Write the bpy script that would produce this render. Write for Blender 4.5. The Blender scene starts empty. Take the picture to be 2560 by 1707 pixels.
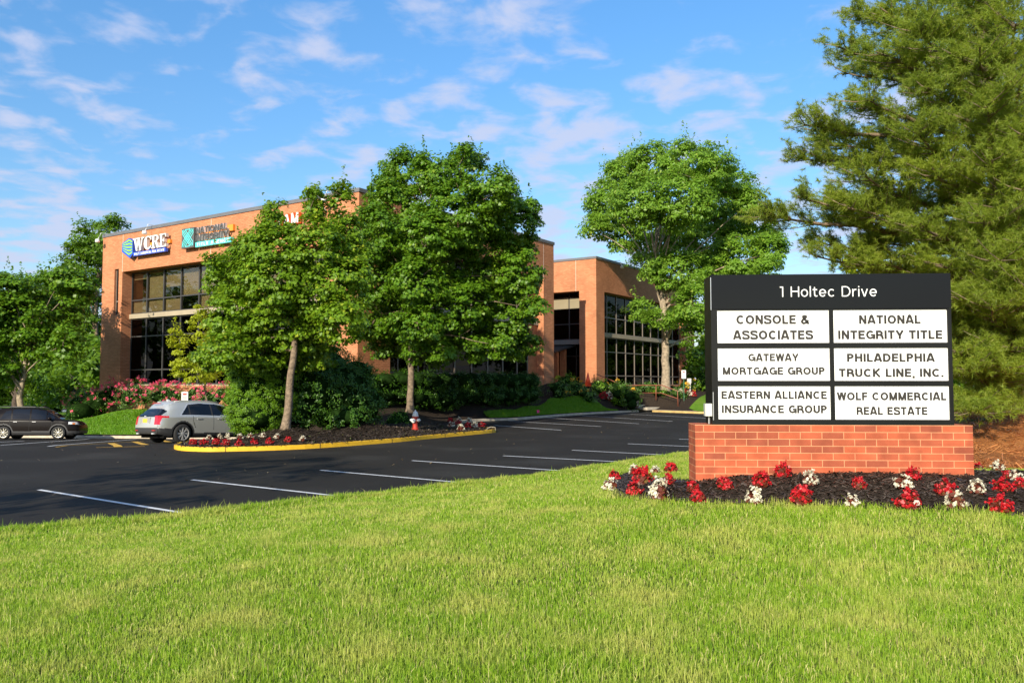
import bpy, math, random
import numpy as np
from mathutils import Vector, Matrix, geometry
random.seed(7); RNG = np.random.default_rng(11)
scn = bpy.context.scene
COL = scn.collection
R = math.radians

# ---------------------------------------------------------------- camera, sky, sun, exposure
FPX = 2040.0; PITCH = math.atan(106.5/FPX); CAMZ = 2.1
cam_d = bpy.data.cameras.new('camera'); cam = bpy.data.objects.new('camera', cam_d); COL.objects.link(cam)
cam_d.sensor_width = 36.0; cam_d.lens = 36.0*FPX/2560.0; cam_d.clip_end = 3000; cam_d.clip_start = .05
cam.location = (0, 0, CAMZ); cam.rotation_euler = (math.pi/2+PITCH, 0, 0)
scn.camera = cam
SUN_EL = R(25.5)
sd = Vector((.39, .92, 0)).normalized()
SUND = Vector((sd.x*math.cos(SUN_EL), sd.y*math.cos(SUN_EL), -math.sin(SUN_EL)))
sun_d = bpy.data.lights.new('sun', 'SUN'); sun_d.energy = 5.0; sun_d.angle = R(.5); sun_d.color = (1, .91, .74)
sun = bpy.data.objects.new('sun', sun_d); COL.objects.link(sun)
sun.rotation_euler = SUND.to_track_quat('-Z', 'Y').to_euler(); sun.location = (-20, -30, 40)
vs = scn.view_settings; vs.view_transform = 'Standard'; vs.look = 'None'; vs.exposure = 0.5; vs.gamma = 1
scn.cycles.max_bounces = 8; scn.cycles.transparent_max_bounces = 12; scn.cycles.diffuse_bounces = 3
scn.cycles.glossy_bounces = 3; scn.cycles.transmission_bounces = 4
scn.cycles.caustics_reflective = False; scn.cycles.caustics_refractive = False

wd = bpy.data.worlds.new('World'); scn.world = wd; wd.use_nodes = True
nt = wd.node_tree; nt.nodes.clear()
def N(t, k, **kw):
    n = t.nodes.new(k)
    for a, b in kw.items(): setattr(n, a, b)
    return n
def LK(t, a, b): t.links.new(a, b)
def world_nodes():
    sky = N(nt, 'ShaderNodeTexSky'); sky.sky_type = 'NISHITA'; sky.sun_disc = False
    sky.sun_elevation = SUN_EL; sky.sun_rotation = math.atan2(-SUND.x, -SUND.y)
    sky.air_density = 1.0; sky.dust_density = .6; sky.ozone_density = 2.0
    hs = N(nt, 'ShaderNodeHueSaturation'); hs.inputs['Saturation'].default_value = 1.27; hs.inputs['Value'].default_value = 1.45
    tc = N(nt, 'ShaderNodeTexCoord'); sp = N(nt, 'ShaderNodeSeparateXYZ'); LK(nt, tc.outputs['Generated'], sp.inputs[0])
    def M(op, a, b=None, c=None):
        m = N(nt, 'ShaderNodeMath', operation=op)
        for i, v in enumerate((a, b, c)):
            if v is None: continue
            if isinstance(v, (int, float)): m.inputs[i].default_value = v
            else: LK(nt, v, m.inputs[i])
        return m.outputs[0]
    vr = N(nt, 'ShaderNodeMapRange'); vr.inputs[1].default_value = .05; vr.inputs[2].default_value = .45; vr.inputs[3].default_value = .74; vr.inputs[4].default_value = 1.12
    LK(nt, sp.outputs[2], vr.inputs[0]); LK(nt, vr.outputs[0], hs.inputs['Value']); LK(nt, sky.outputs[0], hs.inputs['Color'])
    z = M('MAXIMUM', M('ADD', sp.outputs[2], .13), .02)
    u = M('DIVIDE', sp.outputs[0], z); v = M('DIVIDE', sp.outputs[1], z)
    cb = N(nt, 'ShaderNodeCombineXYZ'); LK(nt, u, cb.inputs[0]); LK(nt, v, cb.inputs[1])
    n1 = N(nt, 'ShaderNodeTexNoise'); n1.inputs['Scale'].default_value = 7.0; n1.inputs['Detail'].default_value = 7; n1.inputs['Roughness'].default_value = .52
    n1.inputs['Distortion'].default_value = .25
    mp = N(nt, 'ShaderNodeMapping'); mp.inputs['Location'].default_value = (3.1, .7, 0); LK(nt, cb.outputs[0], mp.inputs[0]); LK(nt, mp.outputs[0], n1.inputs['Vector'])
    n2 = N(nt, 'ShaderNodeTexNoise'); n2.inputs['Scale'].default_value = 1.1; n2.inputs['Detail'].default_value = 2
    LK(nt, mp.outputs[0], n2.inputs['Vector'])
    # more cloud towards the horizon
    low = N(nt, 'ShaderNodeMapRange'); low.inputs[1].default_value = .42; low.inputs[2].default_value = .02; low.inputs[3].default_value = -.01; low.inputs[4].default_value = .13
    LK(nt, sp.outputs[2], low.inputs[0])
    s = M('ADD', M('ADD', n1.outputs[0], low.outputs[0]), M('MULTIPLY', M('SUBTRACT', n2.outputs[0], .5), .45))
    rp = N(nt, 'ShaderNodeMapRange'); rp.interpolation_type = 'SMOOTHSTEP'
    rp.inputs[1].default_value = .46; rp.inputs[2].default_value = .74; rp.inputs[3].default_value = 0; rp.inputs[4].default_value = .86
    LK(nt, s, rp.inputs[0])
    mx = N(nt, 'ShaderNodeMix', data_type='RGBA'); LK(nt, rp.outputs[0], mx.inputs[0]); LK(nt, hs.outputs[0], mx.inputs[6])
    mx.inputs[7].default_value = (2.95, 3.25, 4.3, 1)
    bg = N(nt, 'ShaderNodeBackground'); bg.inputs['Strength'].default_value = .15
    LK(nt, mx.outputs[2], bg.inputs[0])
    out = N(nt, 'ShaderNodeOutputWorld'); LK(nt, bg.outputs[0], out.inputs[0])
world_nodes()

# ---------------------------------------------------------------- measuring helpers (photo pixel -> place)
def ray(x, y):
    u = x-1280; w = y-853.5
    d = np.array([u, FPX*math.cos(PITCH)+w*math.sin(PITCH), FPX*math.sin(PITCH)-w*math.cos(PITCH)])
    return d/d[1]
def at(x, y, Y):
    d = ray(x, y)*Y; d[2] += CAMZ; return d
def sstep(a, b, x): t = np.clip((x-a)/(b-a), 0, 1); return t*t*(3-2*t)
def lotz(x, y):
    x = np.asarray(x, float); y = np.asarray(y, float)
    return -.05*np.clip(y-28, 0, 34)*(1-sstep(-11, -6, x))
def hit(x, y, fn):
    """first meeting of the pixel's ray with height function fn"""
    r = ray(x, y); Y = np.arange(2.0, 130, .04)
    zz = fn(r[0]*Y, Y); k = np.nonzero(r[2]*Y+CAMZ <= zz)[0]
    k = int(k[0]) if len(k) else len(Y)-1
    return np.array([r[0]*Y[k], Y[k], float(zz[k])])

# ---------------------------------------------------------------- object helpers
def tag(o, label=None, cat=None, group=None, kind=None):
    for k, v in (('label', label), ('category', cat), ('group', group), ('kind', kind)):
        if v: o[k] = v
    return o
def empty(name, loc=(0, 0, 0), rz=0, **kw):
    o = bpy.data.objects.new(name, None); COL.objects.link(o); o.location = loc; o.rotation_euler = (0, 0, rz)
    o.empty_display_size = .2
    return tag(o, **kw)
def link(name, me, mats, parent=None, smooth=False):
    o = bpy.data.objects.new(name, me); COL.objects.link(o)
    if not isinstance(mats, (list, tuple)): mats = [mats]
    if not me.materials:
        for m in mats: me.materials.append(m)
    if smooth: me.polygons.foreach_set('use_smooth', np.ones(len(me.polygons), bool))
    if parent: o.parent = parent
    return o
def np_mesh(name, V, F, mi=None):
    """V (n,3); F list of (m,k) index arrays"""
    me = bpy.data.meshes.new(name)
    if not isinstance(F, list): F = [F]
    F = [f for f in F if len(f)]
    me.vertices.add(len(V)); me.vertices.foreach_set('co', np.ascontiguousarray(V, dtype=np.float32).ravel())
    nl = sum(f.size for f in F); npoly = sum(len(f) for f in F)
    me.loops.add(nl); me.polygons.add(npoly)
    li = np.concatenate([f.ravel() for f in F]).astype(np.int32)
    ln = np.concatenate([np.full(len(f), f.shape[1]) for f in F])
    ls = np.concatenate([[0], np.cumsum(ln)[:-1]]).astype(np.int32)
    me.loops.foreach_set('vertex_index', li); me.polygons.foreach_set('loop_start', ls)
    if mi is not None: me.polygons.foreach_set('material_index', np.asarray(mi, np.int32))
    me.update(calc_edges=True); me.validate()
    return me
class MB:
    def __init__(s): s.v = []; s.f = []
    def box(s, x0, x1, y0, y1, z0, z1):
        b = len(s.v); s.v += [(x0,y0,z0),(x1,y0,z0),(x1,y1,z0),(x0,y1,z0),(x0,y0,z1),(x1,y0,z1),(x1,y1,z1),(x0,y1,z1)]
        s.f += [(b,b+3,b+2,b+1),(b+4,b+5,b+6,b+7),(b,b+1,b+5,b+4),(b+1,b+2,b+6,b+5),(b+2,b+3,b+7,b+6),(b+3,b,b+4,b+7)]; return s
    def poly(s, pts):
        b = len(s.v); s.v += [tuple(p) for p in pts]; s.f.append(tuple(range(b, b+len(pts)))); return s
    def prism(s, pts, d):
        """closed outline pts (3D) pushed along vector d"""
        b = len(s.v); n = len(pts); s.v += [tuple(p) for p in pts]; s.v += [(p[0]+d[0], p[1]+d[1], p[2]+d[2]) for p in pts]
        s.f.append(tuple(range(b, b+n))[::-1]); s.f.append(tuple(range(b+n, b+2*n)))
        for i in range(n): j = (i+1) % n; s.f.append((b+i, b+j, b+n+j, b+n+i))
        return s
    def tube(s, P, r, seg=8, cap=True):
        P = [Vector(p) for p in P]; n = len(P); b = len(s.v)
        if not isinstance(r, (list, tuple)): r = [r]*n
        for i, p in enumerate(P):
            t = (P[min(i+1, n-1)]-P[max(i-1, 0)]).normalized()
            a = Vector((0, 0, 1)) if abs(t.z) < .9 else Vector((1, 0, 0))
            u = t.cross(a).normalized(); w = t.cross(u)
            for k in range(seg):
                th = 2*math.pi*k/seg; q = p+float(r[i])*(math.cos(th)*u+math.sin(th)*w); s.v.append(tuple(q))
        for i in range(n-1):
            for k in range(seg):
                k2 = (k+1) % seg; s.f.append((b+i*seg+k, b+i*seg+k2, b+(i+1)*seg+k2, b+(i+1)*seg+k))
        if cap: s.f.append(tuple(range(b, b+seg))[::-1]); s.f.append(tuple(range(b+(n-1)*seg, b+n*seg)))
        return s
    def lathe(s, prof, c=(0, 0, 0), seg=16, axis='z', cap=True):
        b = len(s.v); n = len(prof)
        for (r, h) in prof:
            for k in range(seg):
                th = 2*math.pi*k/seg; a, e = r*math.cos(th), r*math.sin(th)
                q = {'z': (a, e, h), 'y': (a, h, e), 'x': (h, a, e)}[axis]; s.v.append((c[0]+q[0], c[1]+q[1], c[2]+q[2]))
        for i in range(n-1):
            for k in range(seg):
                k2 = (k+1) % seg; s.f.append((b+i*seg+k, b+i*seg+k2, b+(i+1)*seg+k2, b+(i+1)*seg+k))
        if cap: s.f.append(tuple(range(b, b+seg))[::-1]); s.f.append(tuple(range(b+(n-1)*seg, b+n*seg)))
        return s
    def build(s, name, m, parent=None, smooth=False, uv=True):
        me = bpy.data.meshes.new(name); me.from_pydata(s.v, [], s.f); me.update()
        if uv:
            l = me.uv_layers.new(name='UVMap')
            for p in me.polygons:
                n = p.normal; ax = max(range(3), key=lambda i: abs(n[i]))
                for li in p.loop_indices:
                    c = me.vertices[me.loops[li].vertex_index].co
                    l.data[li].uv = (c.y, c.z) if ax == 0 else ((c.x, c.z) if ax == 1 else (c.x, c.y))
        return link(name, me, m, parent, smooth)

def snoise(x, y, s=1.0, seed=0):
    """cheap smooth noise from sines, about -1..1"""
    r = np.random.default_rng(seed); o = 0
    for k in range(7):
        a = r.uniform(0, 6.28); f = s*r.uniform(.5, 1.9); ph = r.uniform(0, 6.28)
        o = o+np.sin((x*math.cos(a)+y*math.sin(a))*f+ph)
    return o/3.2

# ---------------------------------------------------------------- materials
def mat(name, col, rough=.7, spec=.5, metal=0, noise=0, nscale=8, col2=None, bump=0, bscale=30, coat=0, coord='Object', dist=.01):
    m = bpy.data.materials.new(name); m.use_nodes = True; t = m.node_tree; b = t.nodes['Principled BSDF']
    b.inputs['Base Color'].default_value = (*col, 1); b.inputs['Roughness'].default_value = rough
    b.inputs['Specular IOR Level'].default_value = spec; b.inputs['Metallic'].default_value = metal
    b.inputs['Coat Weight'].default_value = coat; b.inputs['Coat Roughness'].default_value = .04
    tc = N(t, 'ShaderNodeTexCoord')
    if noise or col2:
        n = N(t, 'ShaderNodeTexNoise'); n.inputs['Scale'].default_value = nscale; n.inputs['Detail'].default_value = 6; LK(t, tc.outputs[coord], n.inputs['Vector'])
        r = N(t, 'ShaderNodeMapRange'); r.inputs[1].default_value = .33; r.inputs[2].default_value = .67; LK(t, n.outputs[0], r.inputs[0])
        mx = N(t, 'ShaderNodeMix', data_type='RGBA'); LK(t, r.outputs[0], mx.inputs[0])
        c2 = col2 if col2 else tuple(min(1, c*(1+noise)) for c in col)
        c1 = col if col2 else tuple(c*(1-noise) for c in col)
        mx.inputs[6].default_value = (*c1, 1); mx.inputs[7].default_value = (*c2, 1); LK(t, mx.outputs[2], b.inputs['Base Color'])
    if bump:
        n = N(t, 'ShaderNodeTexNoise'); n.inputs['Scale'].default_value = bscale; n.inputs['Detail'].default_value = 5; LK(t, tc.outputs[coord], n.inputs['Vector'])
        bp = N(t, 'ShaderNodeBump'); bp.inputs['Strength'].default_value = bump; bp.inputs['Distance'].default_value = dist
        LK(t, n.outputs[0], bp.inputs['Height']); LK(t, bp.outputs[0], b.inputs['Normal'])
    return m
def leafmat(name, c1, c2, trans=.35, rough=.45, c3=None, tint=None, pscale=.6, spec=.4, tmix=.5, band=(.3, .7), c3pos=.9):
    """leaf: colour varies leaf by leaf; light passes through"""
    m = bpy.data.materials.new(name); m.use_nodes = True; t = m.node_tree; b = t.nodes['Principled BSDF']
    g = N(t, 'ShaderNodeNewGeometry'); cr = N(t, 'ShaderNodeValToRGB'); LK(t, g.outputs['Random Per Island'], cr.inputs[0])
    cr.color_ramp.elements[0].color = (*c1, 1); cr.color_ramp.elements[1].color = (*c2, 1)
    if c3:
        e = cr.color_ramp.elements.new(c3pos); e.color = (*c2, 1); cr.color_ramp.elements[-1].color = (*c3, 1)
    tc = N(t, 'ShaderNodeTexCoord'); n = N(t, 'ShaderNodeTexNoise'); n.inputs['Scale'].default_value = pscale; n.inputs['Detail'].default_value = 3
    LK(t, tc.outputs['Object'], n.inputs['Vector'])
    mr = N(t, 'ShaderNodeMapRange'); mr.inputs[1].default_value = band[0]; mr.inputs[2].default_value = band[1]; mr.inputs[3].default_value = .0; mr.inputs[4].default_value = 1.0
    LK(t, n.outputs[0], mr.inputs[0])
    mx = N(t, 'ShaderNodeMix', data_type='RGBA', blend_type='MIX'); LK(t, mr.outputs[0], mx.inputs[0]); LK(t, cr.outputs[0], mx.inputs[6])
    tn = tint if tint else tuple(a*.8 for a in c1)
    sc = N(t, 'ShaderNodeMix', data_type='RGBA'); sc.inputs[0].default_value = tmix; LK(t, cr.outputs[0], sc.inputs[6]); sc.inputs[7].default_value = (*tn, 1)
    LK(t, sc.outputs[2], mx.inputs[7])
    LK(t, mx.outputs[2], b.inputs['Base Color']); b.inputs['Roughness'].default_value = rough; b.inputs['Specular IOR Level'].default_value = spec
    tr = N(t, 'ShaderNodeBsdfTranslucent'); hv = N(t, 'ShaderNodeHueSaturation'); hv.inputs['Value'].default_value = 1.5; hv.inputs['Hue'].default_value = .485
    LK(t, mx.outputs[2], hv.inputs['Color']); LK(t, hv.outputs[0], tr.inputs[0])
    ms = N(t, 'ShaderNodeMixShader'); ms.inputs[0].default_value = trans; LK(t, b.outputs[0], ms.inputs[1]); LK(t, tr.outputs[0], ms.inputs[2])
    LK(t, ms.outputs[0], t.nodes['Material Output'].inputs[0])
    return m
def brickmat(name, c1, c2, mortar, bw=.24, rh=.08, ms=.009, bump=.4, stain=.12, off=.5, noff=(0, 0, 0), blotch=None):
    m = bpy.data.materials.new(name); m.use_nodes = True; t = m.node_tree; b = t.nodes['Principled BSDF']
    uv = N(t, 'ShaderNodeUVMap'); mp = N(t, 'ShaderNodeMapping'); mp.inputs['Location'].default_value = noff
    LK(t, uv.outputs[0], mp.inputs[0])
    br = N(t, 'ShaderNodeTexBrick'); LK(t, mp.outputs[0], br.inputs['Vector']); br.offset = off
    br.inputs['Color1'].default_value = (*c1, 1); br.inputs['Color2'].default_value = (*c2, 1); br.inputs['Mortar'].default_value = (*mortar, 1)
    br.inputs['Scale'].default_value = 1; br.inputs['Mortar Size'].default_value = ms; br.inputs['Brick Width'].default_value = bw
    br.inputs['Row Height'].default_value = rh; br.inputs['Mortar Smooth'].default_value = .1
    n = N(t, 'ShaderNodeTexNoise'); n.inputs['Scale'].default_value = .7 if not blotch else blotch; n.inputs['Detail'].default_value = 5; LK(t, uv.outputs[0], n.inputs['Vector'])
    mr = N(t, 'ShaderNodeMapRange'); mr.inputs[1].default_value = .3; mr.inputs[2].default_value = .7; mr.inputs[3].default_value = 1-stain; mr.inputs[4].default_value = 1+stain
    LK(t, n.outputs[0], mr.inputs[0])
    hv = N(t, 'ShaderNodeHueSaturation'); LK(t, br.outputs[0], hv.inputs['Color']); LK(t, mr.outputs[0], hv.inputs['Value']); LK(t, hv.outputs[0], b.inputs['Base Color'])
    b.inputs['Roughness'].default_value = .85; b.inputs['Specular IOR Level'].default_value = .25
    bp = N(t, 'ShaderNodeBump'); bp.invert = True; bp.inputs['Strength'].default_value = bump; bp.inputs['Distance'].default_value = .006
    LK(t, br.outputs['Fac'], bp.inputs['Height']); LK(t, bp.outputs[0], b.inputs['Normal'])
    return m
def glassmat(name, tint, refl=1.0):
    m = bpy.data.materials.new(name); m.use_nodes = True; t = m.node_tree; t.nodes.remove(t.nodes['Principled BSDF'])
    tr = N(t, 'ShaderNodeBsdfTransparent'); tr.inputs[0].default_value = (*tint, 1)
    gl = N(t, 'ShaderNodeBsdfGlossy'); gl.inputs['Roughness'].default_value = .015; gl.inputs[0].default_value = (.95, .93, .9, 1)
    fr = N(t, 'ShaderNodeFresnel'); fr.inputs[0].default_value = 1.5
    mu = N(t, 'ShaderNodeMath', operation='MULTIPLY'); mu.inputs[1].default_value = refl; LK(t, fr.outputs[0], mu.inputs[0])
    tc = N(t, 'ShaderNodeTexCoord'); n = N(t, 'ShaderNodeTexNoise'); n.inputs['Scale'].default_value = .6; LK(t, tc.outputs['Object'], n.inputs['Vector'])
    bp = N(t, 'ShaderNodeBump'); bp.inputs['Strength'].default_value = .05; bp.inputs['Distance'].default_value = .05; LK(t, n.outputs[0], bp.inputs['Height']); LK(t, bp.outputs[0], gl.inputs['Normal'])
    ms = N(t, 'ShaderNodeMixShader'); LK(t, mu.outputs[0], ms.inputs[0]); LK(t, tr.outputs[0], ms.inputs[1]); LK(t, gl.outputs[0], ms.inputs[2])
    LK(t, ms.outputs[0], t.nodes['Material Output'].inputs[0])
    return m
def groundmat(name, cols, scale, bump, bscale, stretch=(1, 1, 1), rough=.95, spec=.1, big=None, wdist=.03):
    """mottled ground: cols = three colours picked by fine noise, big = (colour, scale, amount) patches"""
    m = bpy.data.materials.new(name); m.use_nodes = True; t = m.node_tree; b = t.nodes['Principled BSDF']
    tc = N(t, 'ShaderNodeTexCoord'); mp = N(t, 'ShaderNodeMapping'); mp.inputs['Scale'].default_value = stretch; LK(t, tc.outputs['Object'], mp.inputs[0])
    n = N(t, 'ShaderNodeTexNoise'); n.inputs['Scale'].default_value = scale; n.inputs['Detail'].default_value = 8; n.inputs['Roughness'].default_value = .7; LK(t, mp.outputs[0], n.inputs['Vector'])
    cr = N(t, 'ShaderNodeValToRGB'); e = cr.color_ramp.elements; e[0].position = .32; e[1].position = .68
    e[0].color = (*cols[0], 1); e[1].color = (*cols[-1], 1)
    if len(cols) > 2: k = e.new(.5); k.color = (*cols[1], 1)
    LK(t, n.outputs[0], cr.inputs[0]); src = cr.outputs[0]
    if big:
        n2 = N(t, 'ShaderNodeTexNoise'); n2.inputs['Scale'].default_value = big[1]; n2.inputs['Detail'].default_value = 5; LK(t, tc.outputs['Object'], n2.inputs['Vector'])
        mr = N(t, 'ShaderNodeMapRange'); mr.inputs[1].default_value = .5; mr.inputs[2].default_value = .72; mr.inputs[4].default_value = big[2]; LK(t, n2.outputs[0], mr.inputs[0])
        mx = N(t, 'ShaderNodeMix', data_type='RGBA'); LK(t, mr.outputs[0], mx.inputs[0]); LK(t, src, mx.inputs[6]); mx.inputs[7].default_value = (*big[0], 1); src = mx.outputs[2]
    LK(t, src, b.inputs['Base Color']); b.inputs['Roughness'].default_value = rough; b.inputs['Specular IOR Level'].default_value = spec
    n3 = N(t, 'ShaderNodeTexNoise'); n3.inputs['Scale'].default_value = bscale; n3.inputs['Detail'].default_value = 6; LK(t, mp.outputs[0], n3.inputs['Vector'])
    bp = N(t, 'ShaderNodeBump'); bp.inputs['Strength'].default_value = bump; bp.inputs['Distance'].default_value = wdist; LK(t, n3.outputs[0], bp.inputs['Height']); LK(t, bp.outputs[0], b.inputs['Normal'])
    return m

M_brick = brickmat('facade_brick', (.60, .25, .122), (.47, .180, .082), (.37, .16, .08), bw=.30, rh=.102, ms=.016, stain=.13)
M_sbrick = brickmat('sign_brick', (.46, .105, .045), (.27, .068, .036), (.60, .28, .14), bw=.2645, rh=.0862, ms=.0040, bump=.3, stain=.22, blotch=4.5)
M_coping = mat('coping_metal', (.14, .14, .145), .45, noise=.08, nscale=2)
M_band = mat('concrete_band', (.36, .30, .205), .8, noise=.08, nscale=1.5)
M_frame = mat('window_bronze', (.055, .052, .050), .4, spec=.5)
M_framel = mat('window_bronze_light', (.20, .165, .135), .45)
M_glass = glassmat('bronze_glass', (.72, .69, .61), .45)
M_gdark = glassmat('dark_glass', (.10, .09, .07), .33)
M_blind = mat('beige_blind', (.55, .49, .36), .9, noise=.05, nscale=1.2)
M_inside = mat('room_dark', (.06, .052, .045), .9, noise=.3, nscale=.4)
M_joint = mat('joint_sealant', (.70, .55, .46), .8)
M_wood = mat('wood_panel', (.42, .15, .06), .55, noise=.2, nscale=3)
M_white = mat('white_paint', (.80, .80, .80), .5)
M_whiteface = mat('white_panel', (.80, .80, .78), .5, noise=.02, nscale=2)
M_black = mat('black_enamel', (.010, .010, .009), .35, spec=.25, noise=.2, nscale=1.5)
M_header = mat('black_gloss_panel', (.008, .008, .008), .12, spec=.22)
M_text = mat('dark_lettering', (.022, .018, .014), .6)
M_asphalt = groundmat('sealed_asphalt', [(.0185, .0165, .0140), (.0235, .021, .018), (.033, .030, .026)], 60, .35, 220, rough=.8, spec=.12, big=((.044, .041, .036), .35, .8), wdist=.006)
M_kerb = mat('kerb_concrete', (.50, .42, .31), .9, noise=.18, nscale=3, bump=.3, bscale=40)
M_yellow = mat('yellow_kerb_paint', (.80, .46, .02), .6, noise=.08, nscale=6, bump=.2, bscale=30)
M_linew = mat('white_line_paint', (.62, .62, .62), .8, noise=.16, nscale=9)
M_liney = mat('yellow_line_paint', (.62, .36, .04), .8, noise=.16, nscale=9)
M_mulch = groundmat('dark_mulch', [(.016, .011, .008), (.040, .029, .021), (.085, .062, .046)], 26, 1.0, 45, wdist=.06)
M_straw = groundmat('pine_straw', [(.34, .115, .032), (.52, .20, .058), (.66, .30, .10)], 16, 1.0, 26, stretch=(1, 3.5, 1), big=((.12, .045, .02), .7, .6), wdist=.05)
M_lawn = groundmat('lawn_ground', [(.045, .055, .014), (.10, .13, .026), (.22, .21, .06)], 24, .8, 60, big=((.22, .20, .055), .9, .45))
M_lawnfar = groundmat('lawn_distant', [(.075, .165, .012), (.11, .22, .018), (.15, .27, .026)], 5, .8, 14, big=((.16, .25, .03), .5, .6), wdist=.08)
M_bark = mat('bark_grey', (.20, .145, .095), .9, noise=.4, nscale=9, bump=1, bscale=22, dist=.03)
M_barkl = mat('bark_light', (.30, .235, .16), .9, noise=.35, nscale=6, bump=1, bscale=16, dist=.03)
M_barkd = mat('bark_dark', (.085, .06, .045), .95, noise=.4, nscale=9, bump=1, bscale=20, dist=.03)
M_maple = leafmat('maple_leaf', (.115, .230, .010), (.215, .355, .016), .38, c3=(.46, .50, .04), tint=(.115, .215, .010))
M_maple2 = leafmat('maple_leaf_deep', (.080, .190, .008), (.150, .285, .012), .34, tint=(.075, .165, .008), c3=(.27, .38, .03))
M_oak = leafmat('oak_leaf', (.145, .285, .022), (.22, .38, .035), .42, tint=(.14, .26, .025), c3=(.34, .42, .06))
M_yel = leafmat('yellow_green_leaf', (.30, .36, .012), (.46, .50, .025), .50, tint=(.28, .36, .015))
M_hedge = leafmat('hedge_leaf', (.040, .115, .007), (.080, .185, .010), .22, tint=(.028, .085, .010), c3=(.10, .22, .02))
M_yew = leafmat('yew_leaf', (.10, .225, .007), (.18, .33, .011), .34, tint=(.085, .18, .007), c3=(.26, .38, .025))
M_shrub = leafmat('shrub_leaf', (.075, .165, .022), (.13, .25, .035), .26, c3=(.32, .40, .22))
M_far = leafmat('woodland_leaf', (.085, .185, .010), (.155, .275, .015), .40, tint=(.07, .15, .009), pscale=.25)
M_core = mat('dark_foliage_filler', (.012, .028, .006), 1.0, spec=0, noise=.4, nscale=5)
M_needle = leafmat('pine_needle', (.20, .285, .022), (.33, .40, .036), .44, tint=(.13, .21, .028), c3=(.48, .44, .10), rough=.5, pscale=.8)
M_blade = leafmat('grass_blade', (.145, .285, .012), (.335, .475, .038), .45, tint=(.54, .52, .14), c3=(.70, .60, .26), pscale=1.7, rough=.5, spec=.3, tmix=.62, band=(.45, .68), c3pos=.80)
M_blade2 = leafmat('far_grass_blade', (.09, .24, .008), (.17, .34, .016), .40, tint=(.13, .30, .012), c3=(.28, .38, .04), pscale=.6)
M_begred = leafmat('red_begonia_petal', (.40, .008, .012), (.55, .016, .020), .2, tint=(.40, .006, .012), c3=(.75, .05, .05))
M_begwhite = leafmat('white_begonia_petal', (.62, .58, .43), (.74, .71, .58), .25, tint=(.62, .57, .42))
M_begleaf = leafmat('bronze_begonia_leaf', (.10, .022, .012), (.20, .055, .025), .2, c3=(.16, .12, .03), rough=.3, tint=(.09, .02, .012))
M_rose = leafmat('pink_rose_petal', (.72, .05, .14), (.82, .16, .24), .25, c3=(.85, .35, .38), tint=(.70, .06, .12))
M_lily = leafmat('yellow_lily_petal', (.80, .42, .02), (.85, .60, .06), .25)
M_chip = mat('bark_chip', (.07, .05, .038), .9, noise=.5, nscale=3)
# ---------------------------------------------------------------- ground, lot, kerbs, beds
def in_poly(P, x, y):
    c = np.zeros(np.shape(x), bool); n = len(P)
    for i in range(n):
        x0, y0 = P[i]; x1, y1 = P[(i+1) % n]
        if y0 == y1: continue
        k = ((y0 > y) != (y1 > y)) & (x < (x1-x0)*(y-y0)/(y1-y0)+x0); c ^= k
    return c
def pl_dist(P, x, y):
    d = np.full(np.shape(x), 1e9)
    for (x0, y0), (x1, y1) in zip(P[:-1], P[1:]):
        L = (x1-x0)**2+(y1-y0)**2; t = np.clip(((x-x0)*(x1-x0)+(y-y0)*(y1-y0))/L, 0, 1)
        d = np.minimum(d, np.hypot(x-x0-t*(x1-x0), y-y0-t*(y1-y0)))
    return d
def smooth_line(P, n=6, closed=False):
    """Catmull-Rom through 2D points"""
    out = []; m = len(P)
    for i in range(m if closed else m-1):
        g = lambda k: np.array(P[k % m] if closed else P[min(max(k, 0), m-1)], float)
        a, b, c, d = g(i-1), g(i), g(i+1), g(i+2)
        for j in range(n):
            t = j/n; out.append(tuple(.5*((2*b)+(-a+c)*t+(2*a-5*b+4*c-d)*t*t+(-a+3*b-3*c+d)*t**3)))
    if not closed: out.append(tuple(P[-1]))
    return out
def patch(name, poly, zfn, sp, m, dz=0.0, **kw):
    """a sheet inside the outline poly, following height function zfn"""
    E2 = []
    n = len(poly)
    for i in range(n):
        a, b = np.array(poly[i]), np.array(poly[(i+1) % n]); k = max(1, int(np.hypot(*(b-a))/sp))
        for j in range(k): E2.append(tuple(a+(b-a)*j/k))
    xs = [p[0] for p in poly]; ys = [p[1] for p in poly]
    gx, gy = np.meshgrid(np.arange(min(xs), max(xs), sp), np.arange(min(ys), max(ys), sp*.9))
    gx = gx+(np.arange(gx.shape[0])[:, None] % 2)*sp*.5; gx = gx.ravel(); gy = gy.ravel()
    ok = in_poly(poly, gx, gy) & (pl_dist(list(poly)+[poly[0]], gx, gy) > sp*.45)
    pts = [Vector(p) for p in E2]+[Vector((a, b)) for a, b in zip(gx[ok], gy[ok])]
    ne = len(E2)
    v, e, f, *_ = geometry.delaunay_2d_cdt(pts, [(i, (i+1) % ne) for i in range(ne)], [list(range(ne))], 1, 1e-5)
    V = np.array([(p.x, p.y) for p in v]); z = zfn(V[:, 0], V[:, 1])+dz
    me = bpy.data.meshes.new(name); me.from_pydata([(a, b, c) for (a, b), c in zip(V, z)], [], [tuple(q) for q in f]); me.update()
    if me.polygons and me.polygons[0].normal.z < 0: me.flip_normals()
    return tag(link(name, me, m, smooth=True), kind=kw.pop('kind', 'structure'), **kw)
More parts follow.
